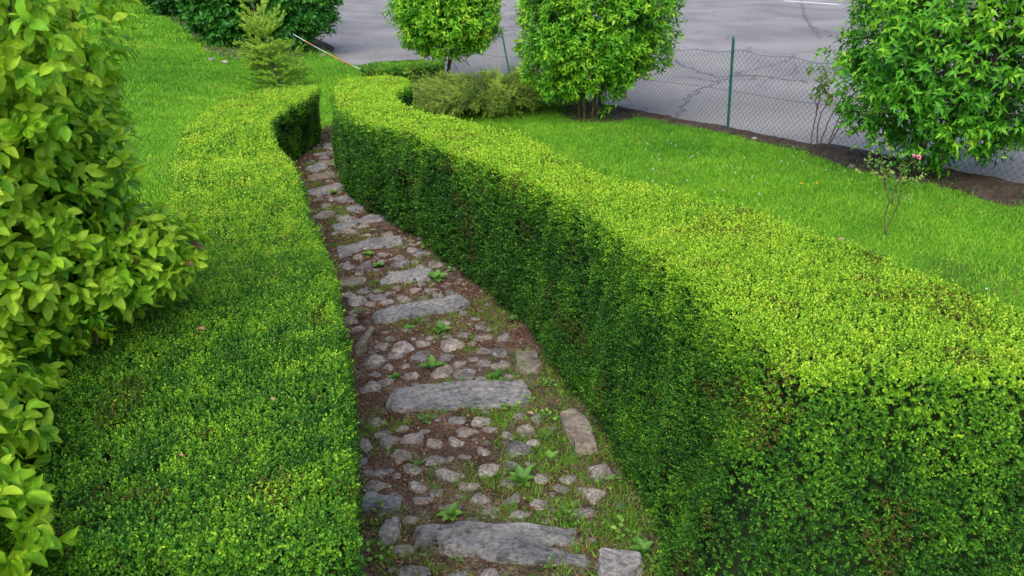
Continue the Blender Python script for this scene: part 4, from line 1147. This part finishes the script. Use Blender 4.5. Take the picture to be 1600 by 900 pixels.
rose('small sparse rose with leafy upright tip and bare leaning canes by the fence', bc, st, lp, [(in_plane(bc, 1299, 152), M_RED, .018)], 3, L=.032)

# dandelions
for k, (px, py) in enumerate([(1250, 301), (1274, 300)]):
    c = at(px, py); root = empty('dandelion', c, ['left one of two small yellow dandelions in the lawn', 'right one of two small yellow dandelions in the lawn'][k], 'flower', 'dandelions in the lawn')
    p = c + [0, 0, .07]
    link('blossom', leaves_mesh('blossom', M_YEL, [sprigs(np.array([p]), np.array([[0, -.3, 1.]]), .004, 14, .014, .35, np.array([.5]), rr, pairs=False, spread=1.1)]), root)
    tb = Tubes(); tb.add([c, p], .002, .0015, 4); link('stem', tb.mesh('stem', M_STEMG), root)

# dry leaves lying on the hedges
for k, (px, py, s, lb, hs) in enumerate([(311, 517, .030, 'single dry pinkish-brown leaf lying on the left hedge top', 'l'), (282, 716, .014, 'tiny brown leaf speck on the near part of the left hedge', 'l'),
                                     (424, 628, .016, 'small dry brown leaf on the left hedge close to the path', 'l'), (1308, 378, .022, 'small reddish dry leaf on the right hedge top below the pink rose', 'r'),
                                     (824, 648, .03, 'curled reddish-brown dry leaf on the path right of the second step', 'p')]):
    c = at(px, py, .645 if hs == 'l' else .03) if hs != 'r' else at(px, py, .885, -.022)
    o = leaves_geo('broad', np.array([[0, 0, 0.]]), np.array([[.8, -.5, .15]]), np.array([[.1, -.1, 1.]]), np.array([s]), np.array([s * .62]), np.array([.5 + .1 * k]))
    ob = link('dry_leaf', leaves_mesh('dry_leaf', M_DRY, [o], smooth=True)); ob.location = c + [0, 0, .012]
    tag(ob, lb, 'dry leaf')

# ------------------------------------------------------------------ chain-link fence
def fence():
    r = R(91)
    pts = np.array([[5.4, 2.95], [3.86, 5.72], [2.27, 8.54], [1.08, 11.0], [-.02, 13.45], [-1.3, 15.0]]) + [.04, .02]
    root = empty('chain_link_fence', (pts[2][0], pts[2][1], G(*pts[2])), 'low chain-link fence with dark green posts between lawn and road', 'fence')
    seg = np.linalg.norm(np.diff(pts, axis=0), axis=1); cum = np.concatenate([[0], np.cumsum(seg)])
    Lt = cum[-1]
    def pos(s, z):
        s = np.asarray(s, float); x = np.interp(s, cum, pts[:, 0]); y = np.interp(s, cum, pts[:, 1])
        bow = .02 * np.sin(s * 2.2) + .012 * np.sin(s * 5.1 + z * 4)
        return np.stack([x + bow, y, G(x, y) + z], -1)
    Hh = .84
    def top(s): 
        i = np.clip(np.searchsorted(cum, s) - 1, 0, len(seg) - 1); f = (s - cum[i]) / seg[i]
        return Hh - .05 * 4 * f * (1 - f) + .012 * np.sin(s * 9)
    pitch = .062
    tb = Tubes()
    for s0 in np.arange(-Hh, Lt + Hh, pitch):
        for sg in (1, -1):
            z = np.linspace(-.03, Hh, 9); s = s0 + sg * z * .95
            s = s if sg > 0 else s + 0
            k = (s >= 0) & (s <= Lt)
            if k.sum() < 2: continue
            zz = z[k] * (top(s[k]) / Hh); pp = pos(s[k], zz) + np.array([.0012 * sg, 0, 0])
            tb.add(pp, .0015, None, 3)
    link('wire_mesh', tb.mesh('wire_mesh', M_WIRE), root)
    for zf in (None, .42, .02):
        tb = Tubes(); s = np.linspace(0, Lt, 160); z = top(s) if zf is None else np.full_like(s, zf) + .01 * np.sin(s * 3)
        tb.add(pos(s, z) + [.004, 0, 0], .0022, None, 4); link('tension_wire', tb.mesh('tension_wire', M_WIRE), root)
    for i, (h, lean) in enumerate([(1.0, (0, 0)), (1.0, (0, 0)), (.985, (-.06, 0)), (.95, (0, 0)), (.86, (-.19, .05)), (.9, (0, 0))]):
        p = pts[i] - [.03, .015]; z0 = G(*p)
        bm = bmesh.new()
        w = .013
        prof = [(-w, -w), (w, -w), (w, w), (-w, w)]
        rows = []
        for zz, sc in ((-.1, 1), (h - .03, 1), (h, .5)):
            rows.append([bm.verts.new((p[0] + a * sc + lean[0] * zz, p[1] + b * sc + lean[1] * zz, z0 + zz)) for a, b in prof])
        for a, b in zip(rows[:-1], rows[1:]):
            for k in range(4): bm.faces.new((a[k], a[(k + 1) % 4], b[(k + 1) % 4], b[k]))
        bm.faces.new(rows[-1])
        bmesh.ops.bevel(bm, geom=[e for e in bm.edges if abs(e.verts[0].co.z - e.verts[1].co.z) > .2], offset=.005, segments=2, affect='EDGES')
        me = bpy.data.meshes.new('post'); bm.to_mesh(me); bm.free(); me.materials.append(M_POST)
        po = link('post', me, root)
fence()

# ------------------------------------------------------------------ barrier tape between two short stakes
def tape():
    a = at(579, 115, .34); b = at(458, 53, .80)
    root = empty('barrier_tape', (a[0], a[1], G(a[0], a[1])), 'red and white barrier tape stretched from the hedge end towards the dark shrub', 'tape')
    n = 40; t = np.linspace(0, 1, n)[:, None]
    P = a * (1 - t) + b * t + np.array([0, 0, -.03]) * (4 * t * (1 - t))
    tw = np.linspace(.2, 1.1, n); d = unit(b - a); side = unit(np.cross(d, [0, 0, 1])); upv = np.cross(side, d)
    wv = (upv * np.cos(tw)[:, None] + side * np.sin(tw)[:, None]) * .0085
    th = np.cross(np.tile(d, (n, 1)), unit(wv)) * .0008
    V = np.concatenate([P + wv + th, P - wv + th, P - wv - th, P + wv - th])
    i = np.arange(n - 1); q = []
    for k in range(4):
        k2 = (k + 1) % 4; q.append(np.stack([k * n + i, k2 * n + i, k2 * n + i + 1, k * n + i + 1], 1))
    Fq = np.concatenate(q)
    f = (Fq[:, 0] % n) / n
    red = ((f > .18) & (f < .5)) | ((f > .66) & (f < .80))
    link('tape', mesh_arrays('tape', V, [Fq], None, mats=[M_TAPEW, M_TAPER], midx=red.astype(int)), root)
    for p in (a, b):
        tb = Tubes(); z0 = G(p[0], p[1]); tb.add([[p[0], p[1], z0 - .05], [p[0], p[1], (z0 + p[2]) / 2], [p[0], p[1], p[2] + .03]], .011, .009, 6); link('stake', tb.mesh('stake', M_POST), root)
tape()

# ------------------------------------------------------------------ camera, light, sky
cam = bpy.data.cameras.new('camera'); co = bpy.data.objects.new('camera', cam); COL.objects.link(co)
cam.sensor_width = 36; cam.lens = F / 1600 * 36; cam.clip_start = .05; cam.clip_end = 2000
co.location = (0, 0, CH); co.rotation_euler = (math.radians(90) - PITCH, 0, 0)
cam.dof.use_dof = True; cam.dof.focus_distance = 3.6; cam.dof.aperture_fstop = 10
scene.camera = co

SUN_EL, SUN_AZ = math.radians(52), math.radians(196)     # azimuth clockwise from +Y
w = bpy.data.worlds.new('World'); scene.world = w; w.use_nodes = True
nt = w.node_tree; nt.nodes.clear()
sky = nt.nodes.new('ShaderNodeTexSky'); sky.sky_type = 'NISHITA'; sky.sun_disc = False
sky.sun_elevation = SUN_EL; sky.sun_rotation = SUN_AZ; sky.air_density = 1.0; sky.dust_density = 3.0; sky.ozone_density = 1.0
bg = nt.nodes.new('ShaderNodeBackground'); bg.inputs['Strength'].default_value = .13
out = nt.nodes.new('ShaderNodeOutputWorld')
nt.links.new(sky.outputs[0], bg.inputs[0]); nt.links.new(bg.outputs[0], out.inputs[0])
sun = bpy.data.lights.new('sun', 'SUN'); so = bpy.data.objects.new('sun', sun); COL.objects.link(so)
sun.energy = 1.25; sun.angle = math.radians(70); sun.color = (1, .95, .86)
dv = Vector((math.sin(SUN_AZ) * math.cos(SUN_EL), math.cos(SUN_AZ) * math.cos(SUN_EL), math.sin(SUN_EL)))
so.rotation_euler = dv.to_track_quat('Z', 'Y').to_euler(); so.location = dv * 30

vs = scene.view_settings
vs.view_transform = 'Standard'; vs.look = 'None'; vs.gamma = 1; vs.use_curve_mapping = False; vs.exposure = 1.24
scene.cycles.max_bounces = 5; scene.cycles.diffuse_bounces = 3; scene.cycles.glossy_bounces = 2; scene.cycles.transmission_bounces = 3
scene.cycles.use_adaptive_sampling = True
scene.cycles.use_denoising = True
print('TOTAL polys', sum(len(o.data.polygons) for o in scene.objects if o.type == 'MESH'))
